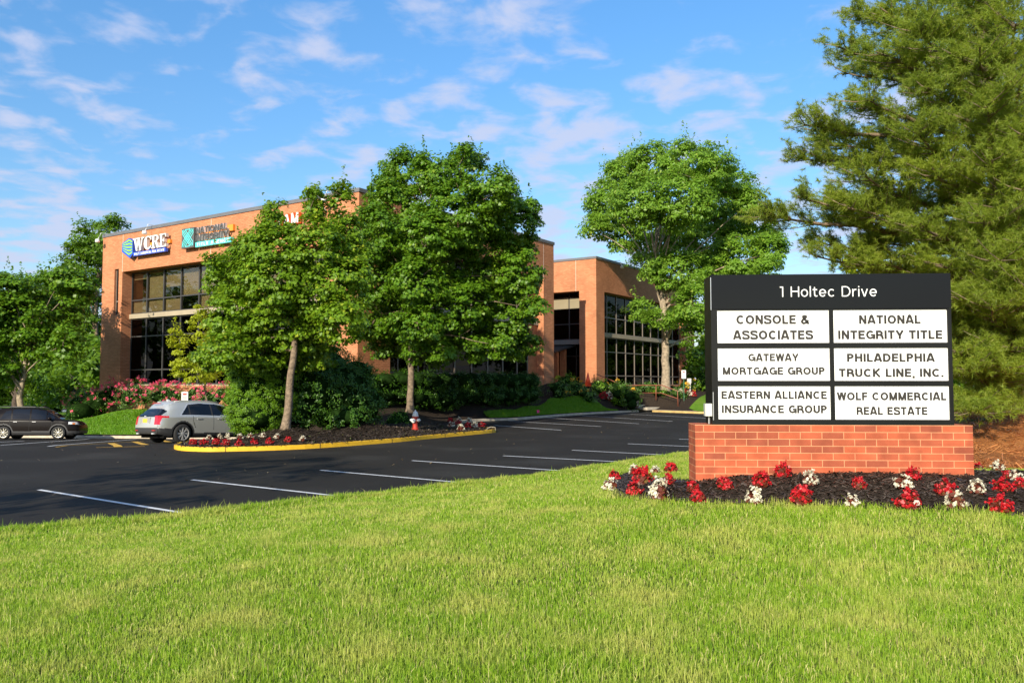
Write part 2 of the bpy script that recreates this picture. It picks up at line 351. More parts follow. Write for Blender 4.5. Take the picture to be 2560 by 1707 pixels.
def kerb(name, line, m, h=.14, w=.16, side=1, gaps=2.9, zf=lotz, r=.025, **kw):
    """a raised kerb along line; side=+1 keeps its body to the left of the line"""
    L = np.array(line, float); T = np.gradient(L, axis=0); T /= np.linalg.norm(T, axis=1)[:, None]; Nn = np.stack([-T[:, 1], T[:, 0]], 1)*side
    prof = [(-.0, -.25), (0, h-r), (r*.3, h-r*.3), (r, h), (w-r, h), (w, h-r), (w, -.25)]
    V = []; F = []
    for p, n in zip(L, Nn):
        z = float(zf(p[0], p[1]))
        for (a, b) in prof: V.append((p[0]+n[0]*a, p[1]+n[1]*a, z+b))
    k = len(prof)
    for i in range(len(L)-1):
        for j in range(k-1):
            q = (i*k+j, (i+1)*k+j, (i+1)*k+j+1, i*k+j+1); F.append(q if side > 0 else q[::-1])
    F.append(tuple(range(k))); F.append(tuple(range((len(L)-1)*k, len(L)*k))[::-1])
    me = bpy.data.meshes.new(name); me.from_pydata(V, [], F); me.update()
    o = tag(link(name, me, m), kind='structure', **kw)
    return o

# the big outline where beds and lawns meet the car park on the building's side
TIP = smooth_line([(-7.9, 36.6), (-8.3, 34.4), (-9.6, 31.9), (-10.75, 30.2), (-11.25, 28.4), (-11.15, 27.1), (-10.6, 26.1), (-9.83, 25.62), (-8.94, 25.6), (-6.72, 26.63), (-4.32, 29.53), (-2.96, 31.93), (-1.0, 35.1), (-.72, 36.2), (-1.1, 37.4), (-2.3, 39.8), (-2.9, 42.5), (-2.5, 45.0), (-1.5, 46.6), (0.3, 48.0), (3.15, 53.4), (5.61, 57.2), (9.6, 62.0)], 6)
LEFTK = [(-60, 57), (-31, 47), (-25, 45.0), (-18.5, 42.8), (-13, 40.6), (-9.6, 38.9)]
APRON = [(10.6, 61.9), (13.3, 58.4), (20, 57.0), (34, 55)]
BED = LEFTK+TIP+APRON+[(60, 56), (60, 120), (-24, 120), (-25, 69), (-60, 73)]
cA = math.cos(R(56.17)); sA = math.sin(R(56.17))
B1 = np.array([-8.543, 45.12]); B2 = np.array([7.188, 69.36])
def loc1(x, y, o=B1): return (o[0]+x*cA-y*sA, o[1]+x*sA+y*cA)
CT = []
for p in LEFTK+TIP[::3]+APRON: CT.append((p[0], p[1], float(lotz(*p))+.13, 1.0))
for y, z in ((0, 1.35), (6, 1.05), (12, .7), (18, .3), (25.9, -.15)): q = loc1(-.4, y); CT.append((*q, z, 1.6))
for x, z in ((0, 1.45), (6, 1.8), (12, 2.0), (21, 2.2), (26, 2.25)): q = loc1(x, -.4); CT.append((*q, z, 1.6))
for x, z in ((0, 2.1), (8, 1.9), (16, 1.6), (24, 1.2), (40, .9)): q = loc1(x, -.4, B2); CT.append((*q, z, 1.6))
CT += [(-8.0, 29.0, .60, 1.3), (-9.4, 30.2, .36, 1), (-6.4, 33, .62, 1.2), (-5.2, 42, .72, 1.2), (-4.3, 36.4, .24, .8), (-5.2, 38, .45, 1), (-7, 39, .55, 1), (-8.2, 27.4, .36, .5),
       (4.2, 54.8, .20, .8), (12.3, 66, 1.5, 1), (-30, 53, -.9, 1), (-22, 49, -.65, 1), (-15, 45, .15, 1), (3, 57, 1.1, 1), (8, 63.5, 1.2, 1), (18, 62, .45, 1), (30, 66, .6, 1), (30, 100, 1, 1), (-30, 100, -.3, 1), (-45, 70, -.5, 1.5), (-60, 62, -.9, 1), (-55, 90, -.4, 1), (-32, 66, -.4, 1)]
CT = np.array(CT)
def bedz(x, y):
    x = np.asarray(x, float); y = np.asarray(y, float); sh = x.shape; x = x.ravel(); y = y.ravel()
    out = np.zeros(len(x))
    for i in range(0, len(x), 20000):
        d2 = (x[i:i+20000, None]-CT[:, 0])**2+(y[i:i+20000, None]-CT[:, 1])**2
        w = CT[:, 3]**2/(d2+.8)**1.5; out[i:i+20000] = (w*CT[:, 2]).sum(1)/w.sum(1)
    k = sstep(.1, 2.6, pl_dist(LEFTK+TIP+APRON, x, y))
    out = out*k+(lotz(x, y)+.125)*(1-k)
    return out.reshape(sh) if sh else float(out[0])

# lot sheet and far ground
patch('parking_lot', [(-70, 4), (70, 4), (70, 75), (-70, 75)], lotz, 1.6, M_asphalt)
def farz(x, y): return -3.6+.012*np.clip(y-70, 0, 4000)-.35*0+np.where(x > 0, 1.2, 0)*sstep(0, 40, x)
patch('ground', [(-1500, -60), (1500, -60), (1500, 2200), (-1500, 2200)], lambda x, y: np.full(np.shape(x), -3.9), 200, M_lawnfar)
patch('planting_bed', BED, bedz, .6, M_mulch, kind='structure')
# lawns laid over the bed
patch('lawn', [(-60, 57.3), (-31, 47.2), (-25, 45.2), (-18.5, 43.0), (-14.6, 41.5), (-15.2, 46.5), (-18, 50.0), (-22.5, 53.5), (-27.5, 57.0), (-29.5, 61.5), (-30.5, 69.3), (-60, 72.6)], bedz, .5, M_lawnfar, dz=.08)
LAWN2 = [(-1.2, 47.15), (.25, 48.4), (3.05, 53.7), (5.5, 57.5), (7.9, 60.4), (6.2, 61.1), (3.2, 58.6), (1.9, 55.0), (.2, 51.4), (-1.7, 48.7)]
patch('lawn', LAWN2, bedz, .35, M_lawnfar, dz=.06)
patch('lawn', [(13.4, 58.7), (20, 57.3), (34, 55.3), (60, 56.3), (60, 120), (30, 118), (20, 80), (15.5, 66), (13.2, 61.0)], bedz, .9, M_lawnfar, dz=.03)
# kerbs
kerb('kerb', [tuple(p) for p in LEFTK]+TIP[:19], M_kerb, side=1, gaps=3)
i0, i1 = 19, 88
kerb('kerb', TIP[i0-1:i1], M_yellow, side=1)
kerb('kerb', TIP[i1-1:], M_kerb, side=1)
kerb('kerb', [APRON[0]]+APRON[1:], M_liney if False else mat('kerb_worn_yellow', (.56, .38, .14), .9, noise=.2, nscale=2), side=1, w=.3)
# joints in the yellow kerb: dark thin slots
mb = MB()
acc = 0; lastp = TIP[i0]
for k in range(i0, i1-1):
    a, b = np.array(TIP[k]), np.array(TIP[k+1]); acc += np.hypot(*(b-a))
    if acc > 2.9:
        acc = 0; t = (b-a)/np.hypot(*(b-a)); n = np.array([-t[1], t[0]]); z = float(lotz(*a))
        q = [a-n*.004-t*.011, a-n*.004+t*.011, a+n*.155+t*.011, a+n*.155-t*.011]
        mb.prism([(p[0], p[1], z) for p in q], (0, 0, .143))
tag(mb.build('kerb_joints', mat('joint_dirt', (.10, .05, .02), .9)), kind='structure')

# pavement and steps up to the entrance
patch('sidewalk', [(10.45, 62.2), (13.5, 58.75), (15.2, 60.2), (12.0, 63.9)], lambda x, y: np.full(np.shape(x), .15), .8, mat('pavement_concrete', (.52, .44, .33), .9, noise=.12, nscale=1.5))
st = MB(); sx = np.array([11.4, 62.9]); du = np.array([-.62, .78]); dv = np.array([.78, .62])
for k in range(6):
    o = sx+du*(.15+k*1.1); z = .16+.17*(k+1)
    q = [o-dv*1.3, o+dv*1.3, o+dv*1.3+du*1.12, o-dv*1.3+du*1.12]
    st.prism([(p[0], p[1], -.2) for p in q], (0, 0, z+.2))
tag(st.build('entrance_steps', mat('step_concrete', (.46, .40, .31), .9, noise=.15, nscale=2)), label='low concrete steps climbing from the pavement between the clipped shrubs', cat='steps')

# painted lines
def stripe(name, a, b, w, m, z=lotz, dz=.004):
    a = np.array(a[:2], float); b = np.array(b[:2], float); t = (b-a)/np.hypot(*(b-a)); n = np.array([-t[1], t[0]])*w/2
    k = max(2, int(np.hypot(*(b-a))/.8)); V = []; F = []
    for i in range(k+1):
        p = a+(b-a)*i/k
        for s_ in (-1, 1): q = p+n*s_; V.append((q[0], q[1], float(z(q[0], q[1]))+dz))
    for i in range(k): F.append((2*i, 2*i+2, 2*i+3, 2*i+1))
    me = bpy.data.meshes.new(name); me.from_pydata(V, [], F); me.update()
    if me.polygons[0].normal.z < 0: me.flip_normals()
    return tag(link(name, me, m), kind='structure')
NEAR = [((-9.42, 16.38), (-4.6, 12.9)), ((-7.04, 18.08), (-2.3, 14.8)), ((-4.68, 20.09), (.1, 16.76)), ((-2.75, 22.6), (2.2, 19.3)), ((-.26, 24.11), (4.2, 21.5)), ((1.91, 26.14), (6.4, 23.2)), ((4.09, 28.94), (8.6, 26.0)), ((6.4, 31.4), (11, 28.4))]
for a, b in NEAR: stripe('parking_line', a, b, .10, M_linew)
for a, b in [((-.9, 41.82), (2.23, 37.46)), ((-.21, 46.8), (4.42, 40.63)), ((2.15, 51.25), (6.75, 43.5)), ((4.71, 54.49), (9.07, 46.3)), ((7.6, 58.6), (12.2, 50.2))]: stripe('parking_line', a, b, .11, M_linew)
hx = np.array([cA, sA]); hl = np.array([-sA, cA])
for px0, py0, px1, py1 in [(0, 1113, 225, 1097), (120, 1116, 340, 1098), (-60, 1108, 60, 1102)]:
    stripe('parking_line', hit(px0, py0, lotz), hit(px1, py1, lotz), .11, M_linew)
for q in [(140, 1118, 360, 1103), (240, 1119, 362, 1116), (277, 1108, 296, 1117), (336, 1104, 363, 1112), (404, 1101, 428, 1106), (460, 1097, 485, 1100)]:
    a = hit(q[0], q[1], lotz); b = hit(q[2], q[3], lotz); stripe('parking_line', a, b, .07 if q[2]-q[0] > 100 else .26, M_liney, dz=.009)

# far left: water with a low bank, and the far field
patch('pond', [(-70, 73.5), (-26, 69), (-24, 82), (-70, 96)], lambda x, y: np.full(np.shape(x), -.55), 6, mat('pond_water', (.05, .07, .02), .12, noise=.2, nscale=.3))
patch('field', [(-160, 60), (-70, 73), (-70, 95), (-24, 81.5), (-5, 90), (-5, 170), (-160, 170)], lambda x, y: -.4+.004*(y-84), 6, M_lawnfar)
patch('road', [(26, 66), (120, 62), (120, 78), (28, 80)], lambda x, y: np.full(np.shape(x), .62+0*x), 6, mat('far_asphalt', (.10, .10, .105), .8, noise=.15, nscale=.6))
patch('field', [(24, 80.5), (140, 78.5), (140, 170), (20, 170)], lambda x, y: .7+.01*(y-80), 6, M_lawnfar)

# foreground lawn
EDGE = smooth_line([(-30, -8), (-13.5, 3.6), (-9.4, 8.6), (-6.93, 11.16), (-4.84, 12.62), (-2.9, 14.56), (-.84, 16.47), (1.23, 18.7), (3.48, 21.64), (5.6, 24.3), (9.5, 28.5), (16, 33), (30, 40), (60, 46)], 4)
def lawnz(x, y):
    x = np.asarray(x, float); y = np.asarray(y, float)
    d = pl_dist(EDGE, x, y)
    g = np.exp(-((x-4.3)/4.2)**2-((y-10.8)/3.4)**2)
    top = .38+.44*g+sstep(6, 12, x)*sstep(11, 20, y)*.75+sstep(5, 9, x)*.12
    return .11+top*np.clip(sstep(-1.0, 7.5, d)*1.12-.11, 0, 1)+snoise(x, y, 1.1, 3)*.012*sstep(0, 2, d)
FG = EDGE+[(60, -12), (-30, -12)]
patch('lawn', FG, lawnz, .45, M_lawn)
kerb('kerb', EDGE, M_kerb, side=-1, h=.13, w=.15)
# beds over the lawn
SBED = smooth_line([tuple(hit(a, b, lawnz)[:2]) for a, b in [(1600, 1180), (1535, 1198), (1506, 1222), (1528, 1240), (1590, 1250), (1700, 1257), (1900, 1265), (2100, 1271), (2300, 1279), (2480, 1288), (2600, 1292)]]+[(7.0, 9.2), (7.7, 10.3), (6.8, 11.3), (5.9, 11.4), (4.0, 11.5), (2.9, 11.4), (2.35, 11.15)], 4, closed=True)
def sbedz(x, y):
    x = np.asarray(x, float); y = np.asarray(y, float)
    d = pl_dist(SBED+[SBED[0]], x, y)
    return lawnz(x, y)+.012+.075*sstep(0, .7, d)+snoise(x, y, 5, 9)*.012*sstep(0, .3, d)+snoise(x, y, 17, 5)*.006
patch('flower_bed', SBED, sbedz, .07, M_mulch)
STRAW = smooth_line([(6.2, 12.6), (7.4, 12.4), (9.5, 11.6), (12, 11), (18, 11), (24, 14), (30, 22), (34, 34), (28, 37.5), (16, 31.8), (9.8, 27.5), (7.0, 20), (6.0, 15)], 4, closed=True)
def strawz(x, y):
    return lawnz(x, y)+.03+.05*snoise(np.asarray(x, float), np.asarray(y, float), 1.6, 21)*sstep(0, 1, pl_dist(STRAW+[STRAW[0]], np.asarray(x, float), np.asarray(y, float)))+.02
patch('pine_straw_bed', STRAW, strawz, .35, M_straw)

def grass_blades(name, reg, n, wid, hgt, zfn, mask=None, seed=1, m=M_blade, **kw):
    """n blades in the convex region reg ((x,y) corners), each a bent tapering strip"""
    r = np.random.default_rng(seed)
    xs = [p[0] for p in reg]; ys = [p[1] for p in reg]; X = []; Y = []; got = 0
    while got < n:
        x = r.uniform(min(xs), max(xs), n); y = r.uniform(min(ys), max(ys), n)
        ok = in_poly(reg, x, y)
        if mask is not None: ok &= mask(x, y)
        X.append(x[ok]); Y.append(y[ok]); got += ok.sum()
        if ok.sum() < 5: break
    x = np.concatenate(X)[:n]; y = np.concatenate(Y)[:n]; n = len(x); z = zfn(x, y)
    pn = snoise(x, y, 2.2, 31)*.5+snoise(x, y, 6.5, 32)*.35
    h = hgt*(1+.38*pn)*r.uniform(.55, 1.35, n)*np.where(r.random(n) < .012, 1.7, 1); w = wid*r.uniform(.7, 1.3, n)
    a = r.uniform(0, 2*math.pi, n); lean = r.uniform(.0, .95, n)**1.3; la = r.uniform(0, 2*math.pi, n)+.3*pn
    ca, sa = np.cos(a)*w/2, np.sin(a)*w/2; lx, ly = np.cos(la)*lean, np.sin(la)*lean
    P = np.zeros((n, 5, 3))
    P[:, 0] = np.stack([x-ca, y-sa, z-.008], 1); P[:, 1] = np.stack([x+ca, y+sa, z-.008], 1)
    mx, my, mz = x+lx*h*.28, y+ly*h*.28, z+h*.58
    P[:, 2] = np.stack([mx+ca*.8, my+sa*.8, mz], 1); P[:, 3] = np.stack([mx-ca*.8, my-sa*.8, mz], 1)
    P[:, 4] = np.stack([x+lx*h*.95, y+ly*h*.95, z+h*(1.05-.35*lean)], 1)
    b = np.arange(n)[:, None]*5
    me = np_mesh(name, P.reshape(-1, 3), [b+np.array([0, 1, 2, 3]), b+np.array([3, 2, 4])])
    return tag(link(name, me, m), kind='stuff', **kw)
def lawn_mask(x, y):
    return in_poly(FG, x, y) & ~(in_poly(SBED, x, y) & (pl_dist(SBED+[SBED[0]], x, y) > .02)) & ~in_poly(STRAW, x, y)
grass_blades('grass', [(-5.2, 3.0), (5.2, 3.0), (6.6, 6.3), (-6.6, 6.3)], 290000, .0052, .050, lawnz, lawn_mask, 1, label='short bright green lawn grass close to the viewer', cat='grass')
grass_blades('grass', [(-9.6, 5.2), (-6.6, 6.3), (6.6, 6.3), (9.5, 10), (-9.4, 10)], 250000, .0070, .050, lawnz, lawn_mask, 2, label='mown green grass in front of the flower bed', cat='grass')
grass_blades('grass', [(-8.8, 9), (-7.4, 10), (9, 10), (12, 15.5), (-2.5, 15.5), (-9, 10.5)], 110000, .0115, .062, lawnz, lawn_mask, 3, label='sloping green grass along the near edge of the car park', cat='grass')
grass_blades('grass', [(-2.6, 14), (12, 15.5), (14, 30), (4.5, 24)], 50000, .018, .08, lawnz, lawn_mask, 4, label='green grass strip running behind the brick sign', cat='grass')
# ragged longer blades on the lot edge
def edge_mask(x, y): d = pl_dist(EDGE, x, y); return lawn_mask(x, y) & (d < .35)
grass_blades('grass', [(-9, 8), (-5, 8), (7, 22), (7, 26), (-2, 17), (-9, 12)], 26000, .0095, .095, lawnz, edge_mask, 5, label='longer ragged grass blades hanging over the car park edge', cat='grass')
def bed_edge(x, y): return in_poly(SBED, x, y) & (pl_dist(SBED+[SBED[0]], x, y) < .10)
grass_blades('grass', [(.3, 8), (8, 8), (8, 12), (.3, 12)], 2500, .006, .07, lawnz, bed_edge, 6, label='grass tufts creeping into the rim of the sign bed', cat='grass')
def strip_far(x, y): return np.ones(x.shape, bool)
grass_blades('grass', LAWN2, 26000, .04, .09, lambda x, y: bedz(x, y)+.05, None, 7, M_blade2, label='shaded grass between the long hedge and the far kerb', cat='grass')
grass_blades('grass', [(-33, 48.2), (-18.7, 43.3), (-14.9, 42), (-15.4, 46.3), (-22.5, 53.2), (-29.5, 57)], 60000, .04, .09, lambda x, y: bedz(x, y)+.07, None, 8, M_blade2, label='sunlit grass between the two parked cars and the brick corner', cat='grass')

def chips(name, reg, n, size, zfn, mask, m, seed, thin=1.0, **kw):
    r = np.random.default_rng(seed); xs = [p[0] for p in reg]; ys = [p[1] for p in reg]
    x = r.uniform(min(xs), max(xs), n*4); y = r.uniform(min(ys), max(ys), n*4); ok = in_poly(reg, x, y)
    if mask is not None: ok &= mask(x, y)
    x = x[ok][:n]; y = y[ok][:n]; n = len(x); z = zfn(x, y)
    a = r.uniform(0, 6.28, n); l = size*r.uniform(.4, 1.5, n); w = l*r.uniform(.15, .4, n)*thin; t = r.normal(0, .35, n)
    d = np.stack([np.cos(a), np.sin(a), t], 1); d /= np.linalg.norm(d, axis=1)[:, None]; s = np.stack([-np.sin(a), np.cos(a), r.normal(0, .3, n)], 1)
    c = np.stack([x, y, z+l*.16], 1); D = d*l[:, None]/2; S = s*w[:, None]/2
    P = np.stack([c-D-S, c+D-S*.6, c+D+S*.6, c-D+S], 1)
    me = np_mesh(name, P.reshape(-1, 3), [np.arange(n)[:, None]*4+np.arange(4)])
    return tag(link(name, me, m), kind='stuff', **kw)
M_chips = leafmat('mulch_chip', (.020, .014, .010), (.080, .057, .043), .0, c3=(.20, .15, .11), tint=(.03, .021, .015))
chips('mulch', SBED, 16000, .055, sbedz, None, M_chips, 41, label='dark shredded bark mulch spread around the brick sign', cat='mulch')
chips('mulch', TIP[18:92], 16000, .10, bedz, None, M_chips, 42, label='dark bark mulch inside the yellow kerb', cat='mulch')
M_strawn = leafmat('straw_needle', (.36, .12, .032), (.62, .26, .08), .1, c3=(.72, .42, .18), tint=(.34, .11, .035))
chips('pine_straw', STRAW, 90000, .17, strawz, None, M_strawn, 43, thin=.22, label='rust coloured pine straw spread below the big pine', cat='pine straw')

# stray leaves and grit on the asphalt
def lot_open(x, y): return ~in_poly(BED, x, y) & ~in_poly(FG, x, y)
chips('fallen_leaves', [(-16, 10), (16, 28), (14, 56), (-2, 47), (1, 36), (-8, 24), (-24, 38)], 420, .06, lambda x, y: lotz(x, y)+.006, lot_open, leafmat('fallen_leaf', (.10, .07, .03), (.30, .22, .10), 0, c3=(.5, .42, .22)), 44, label='stray dry leaves and grit scattered over the dark asphalt', cat='leaf litter')
chips('fallen_leaves', TIP[18:92], 500, .07, lambda x, y: bedz(x, y)+.02, None, leafmat('bed_litter', (.10, .16, .03), (.34, .24, .12), 0, c3=(.5, .42, .25)), 45, label='dry twigs and leaves lying on the mulch inside the yellow kerb', cat='leaf litter')
# ---------------------------------------------------------------- the two office blocks (local x runs along the shaded side, y along the sunlit front)
ROT = R(56.17)
# ---------------------------------------------------------------- sans capitals drawn as strokes
def _arc(cx, cy, rx, ry, a0, a1, n=14):
    return [(cx+rx*math.cos(R(a0+(a1-a0)*i/n)), cy+ry*math.sin(R(a0+(a1-a0)*i/n))) for i in range(n+1)]
def _sp(P, n=4): return smooth_line(P, n)
def glyph(c, s):
    a = s/2; t = 1-a; y = .5-a
    G = {
     'A': (.80, [[(.07, 0), (.36, 1)], [(.73, 0), (.44, 1)], [(.20, .27), (.60, .27)], [(.33, .96), (.47, .96)]]),
     'C': (.82, [_arc(.43, .5, .43-a, y, 42, 318)]), 'O': (.88, [_arc(.44, .5, .44-a, y, 0, 360, 22)]),
     'D': (.78, [[(a, a), (a, t), (.36, t)]+_arc(.36, .5, .42-a, y, 88, -88, 12)+[(.36, a), (a-.001, a)]]),
     'E': (.66, [[(.65, t), (a, t), (a, a), (.66, a)], [(a, .52), (.61, .52)]]), 'F': (.62, [[(.62, t), (a, t), (a, 0)], [(a, .5), (.57, .5)]]),
     'G': (.86, [_arc(.43, .5, .43-a, y, 42, 325), [(.79, 0), (.79, .48), (.47, .48)]]), 'H': (.76, [[(a, 0), (a, 1)], [(.76-a, 0), (.76-a, 1)], [(a, .53), (.76-a, .53)]]),
     'I': (s, [[(a, 0), (a, 1)]]), 'K': (.76, [[(a, 0), (a, 1)], [(.68, 1), (.10, .38)], [(.28, .55), (.70, 0)]]), 'L': (.60, [[(a, 1), (a, a), (.60, a)]]),
     'M': (.90, [[(a, 0), (a, 1)], [(.90-a, 0), (.90-a, 1)], [(.12, 1), (.45, 0)], [(.78, 1), (.45, 0)]]), 'N': (.76, [[(a, 0), (a, 1)], [(.76-a, 0), (.76-a, 1)], [(.10, 1), (.66, 0)]]),
     'P': (.68, [[(a, 0), (a, t), (.38, t)]+_arc(.38, .5+.24-a/2, .28-a+.02, .24-a/2, 88, -88, 10)+[(.38, .48), (a, .48)]]),
     'R': (.74, [[(a, 0), (a, t), (.40, t)]+_arc(.40, .5+.24-a/2, .28-a+.02, .24-a/2, 88, -88, 10)+[(.40, .48), (a, .48)], [(.40, .47), (.60, .38), (.64, .2), (.68, 0)]]),
     'S': (.72, [_sp([(.64, .70), (.58, .86), (.36, t), (.15, .87), (.09, .73), (.17, .60), (.38, .53), (.58, .44), (.65, .28), (.57, .13), (.36, a), (.14, .13), (.07, .31)])]),
     'T': (.68, [[(0, t), (.68, t)], [(.34, t), (.34, 0)]]), 'U': (.74, [[(a, 1), (a, .36)]+_arc(.37, .36, .37-a, .36-a, 180, 360, 12)+[(.74-a, 1)]]),
     'W': (1.0, [[(.07, 1), (.27, 0)], [(.27, 0), (.48, 1)], [(.52, 1), (.73, 0)], [(.73, 0), (.93, 1)]]), 'Y': (.76, [[(.07, 1), (.38, .40)], [(.69, 1), (.38, .40)], [(.38, .46), (.38, 0)]]),
     '&': (.80, [_sp([(.74, .0), (.50, .32), (.24, .66), (.20, .82), (.33, t), (.47, .83), (.42, .68), (.16, .45), (.08, .25), (.19, .09), (.37, a), (.56, .18), (.66, .45)])]),
     ',': (.22, [[(.13, .14), (.10, -.16)]]), '.': (.22, [[(.11, 0), (.11, s)]]), ' ': (.32, []),
     '1': (.34, [[(.0, t), (.25, t), (.25, 0)]]), 'o': (.64, [_arc(.32, .37, .32-a, .37-a, 0, 360, 20)]), 'l': (s, [[(a, 0), (a, 1.03)]]),
     't': (.42, [[(.17, .93), (.17, .22), (.22, .08), (.31, a), (.42, .09)], [(.0, .68), (.40, .68)]]), 'e': (.64, [[(.07, .36), (.57, .36)]+_arc(.32, .37, .32-a, .37-a, 4, 318, 18)]),
     'c': (.60, [_arc(.32, .37, .32-a, .37-a, 45, 315, 16)]), 'r': (.38, [[(a, 0), (a, .73)], [(a, .40), (.12, .58), (.22, .67), (.38, .68)]]), 'i': (s, [[(a, 0), (a, .73)], [(a, .88), (a, 1.0)]]),
     'v': (.60, [[(.05, .73), (.29, 0)], [(.55, .73), (.31, 0)]])}
    return G[c]
def stroke_text(name, txt, w, h, m, parent, mtx, s=.15, gap=.14, depth=.0, weight=None):
    """the words as flat ribbons (or thick letters when depth > 0) w wide, h tall, centred; mtx places the x-y plane"""
    segs = []; x = 0
    for c in txt:
        adv, L = glyph(c, s)
        for P in L: segs.append([(p[0]+x, p[1]) for p in P])
        x += adv+gap
    W = x-gap; fx_ = w/W; V = []; F = []
    k_ = 0
    for P in segs:
        P = np.array(P, float); closed = np.hypot(*(P[0]-P[-1])) < .02
        if closed: P = P[:-1]
        n = len(P); off = []
        for i in range(n):
            a = P[i]-P[i-1] if (i > 0 or closed) else P[1]-P[0]; b = P[(i+1) % n]-P[i] if (i < n-1 or closed) else P[i]-P[i-1]
            a = a/max(1e-9, np.hypot(*a)); b = b/max(1e-9, np.hypot(*b)); t = a+b; t /= max(1e-9, np.hypot(*t)); nn = np.array([-t[1], t[0]]); c = max(.5, abs(nn @ np.array([-a[1], a[0]]))); off.append(nn*(s/2)/c)
        off = np.array(off); b0 = len(V); z = .0004*(k_ % 4)+.0008; k_ += 1
        for p, o in zip(P, off):
            for q in (p-o, p+o): V.append((((q[0]-W/2)*fx_), (q[1]-.5)*h, z+depth))
        if depth:
            for p, o in zip(P, off):
                for q in (p-o, p+o): V.append((((q[0]-W/2)*fx_), (q[1]-.5)*h, 0))
        m_ = n if closed else n-1
        for i in range(m_):
            j = (i+1) % n; F.append((b0+2*i, b0+2*j, b0+2*j+1, b0+2*i+1))
            if depth:
                d = b0+2*n; F.append((d+2*i, d+2*j, b0+2*j, b0+2*i)); F.append((b0+2*i+1, b0+2*j+1, d+2*j+1, d+2*i+1))
        if depth and not closed:
            d = b0+2*n; F.append((d, b0, b0+1, d+1)); F.append((d+2*n-2, d+2*n-1, b0+2*n-1, b0+2*n-2))
    me = bpy.data.meshes.new(name); me.from_pydata(V, [], F); me.update()
    o = link(name, me, m, parent); o.matrix_local = mtx; return o
def front_mtx(x, y, z): return Matrix(((0, 0, -1, x), (-1, 0, 0, y), (0, 1, 0, z), (0, 0, 0, 1)))

def bay(parent, axis, a0, a1, z0, z1, rec, rails, fm, gm, blinds=None, fw=.05, seed=0):
    """one window bay: frame, pane, blinds. axis 'f' = front (plane x), 's' = side (plane y); a0<a1 along the wall"""
    def bx(mb, p, q, u, v, d0, d1):
        if axis == 'f': mb.box(rec+d0, rec+d1, p, q, u, v)
        else: mb.box(p, q, rec+d0, rec+d1, u, v)
    f = MB(); bx(f, a0, a0+fw, z0, z1, -.07, .06); bx(f, a1-fw, a1, z0, z1, -.07, .06)
    bx(f, a0+fw, a1-fw, z0, z0+.08, -.06, .05); bx(f, a0+fw, a1-fw, z1-.08, z1, -.06, .05)
    for r_ in rails: bx(f, a0+fw, a1-fw, r_-.045, r_+.045, -.06, .05)
    w = f.build('window', fm, parent)
    g = MB(); bx(g, a0+.01, a1-.01, z0+.01, z1-.01, -.005, .005); g.build('pane', gm, w)
    if blinds:
        b = MB()
        for (u, v) in blinds: bx(b, a0+.03, a1-.03, u, v, .12, .15)
        b.build('blind', M_blind, w)
    return w
def floodlight(parent, x, y, z, d):
    m = MB(); m.tube([(x+.3*d[0]*-1, y-.3*d[1], z+.25), (x+.25*d[0], y+.25*d[1], z+.25), (x+.45*d[0], y+.45*d[1], z-.2)], .025, 6)
    o = m.build('floodlight', M_white, parent, uv=False)
    h = MB(); h.lathe([(.05, .12), (.14, .08), (.17, -.1), (.12, -.14), (.02, -.14)], (x+.5*d[0], y+.5*d[1], z-.34), 10); h.build('lamp_head', M_white, o, smooth=True, uv=False)

b1 = empty('office_building', (B1[0], B1[1], 0), ROT, label='long brick office block with the two tenant signs high on its sunlit front', cat='office building')
wall = MB(); TOP = 12.83
wall.box(0, 2.64, 0, 2.7, -.5, TOP)                               # corner pier
wall.box(0, .75, 2.7, 23.3, 10.12, TOP); wall.box(.08, .80, 2.7, 23.3, -.8, 2.0)
wall.box(0, 2.5, 24.3, 25.9, -2.2, TOP); wall.box(0, 2.5, 23.3, 23.75, -2.2, TOP); wall.box(0, 2.5, 23.75, 24.3, -2.2, 7.04); wall.box(0, 2.5, 23.75, 24.3, 10.37, TOP)
wall.box(2.64, 19.64, 0, .66, 10.15, TOP); wall.box(2.64, 19.64, .08, .62, -.5, 2.75)
wall.box(19.64, 21.13, 0, 1.8, -.5, TOP); wall.box(20.9, 21.1, 1.8, 25.6, -.5, TOP-.02)
wall.build('wall', M_brick, b1)
r_ = MB(); r_.box(.3, 21.0, .3, 25.7, TOP-.3, TOP-.03); r_.build('roof', M_coping, b1)
cp = MB(); cp.box(-.06, .5, -.06, 25.96, TOP, TOP+.22); cp.box(.5, 21.19, -.06, .5, TOP, TOP+.22); cp.box(20.7, 21.19, .5, 25.96, TOP, TOP+.22); cp.build('coping', M_coping, b1)
cr = MB(); cr.box(3.6, 20.5, 3.6, 25.2, -.5, TOP-.35); cr.box(.95, 3.6, 2.75, 23.3, 6.45, 6.95); cr.box(2.7, 19.6, .85, 3.6, 6.45, 6.9); cr.build('interior', M_inside, b1)
ce = MB(); ce.box(.9, 3.55, 2.72, 23.28, 10.3, 10.4); ce.build('ceiling_panel', mat('office_ceiling', (.35, .32, .27), .9), b1)
bd = MB(); bd.box(.60, .95, 2.7, 23.3, 6.78, 7.10); bd.box(.55, .86, 2.7, 23.3, 2.0, 2.08); bd.build('spandrel', M_band, b1)
bd = MB(); bd.box(2.64, 19.64, .45, .85, 6.55, 6.88); bd.build('spandrel', M_band, b1)
ys = [23.3, 21.4, 19.4, 17.4, 15.4, 13.4, 11.4, 9.4, 7.4, 5.4, 3.9, 2.7]
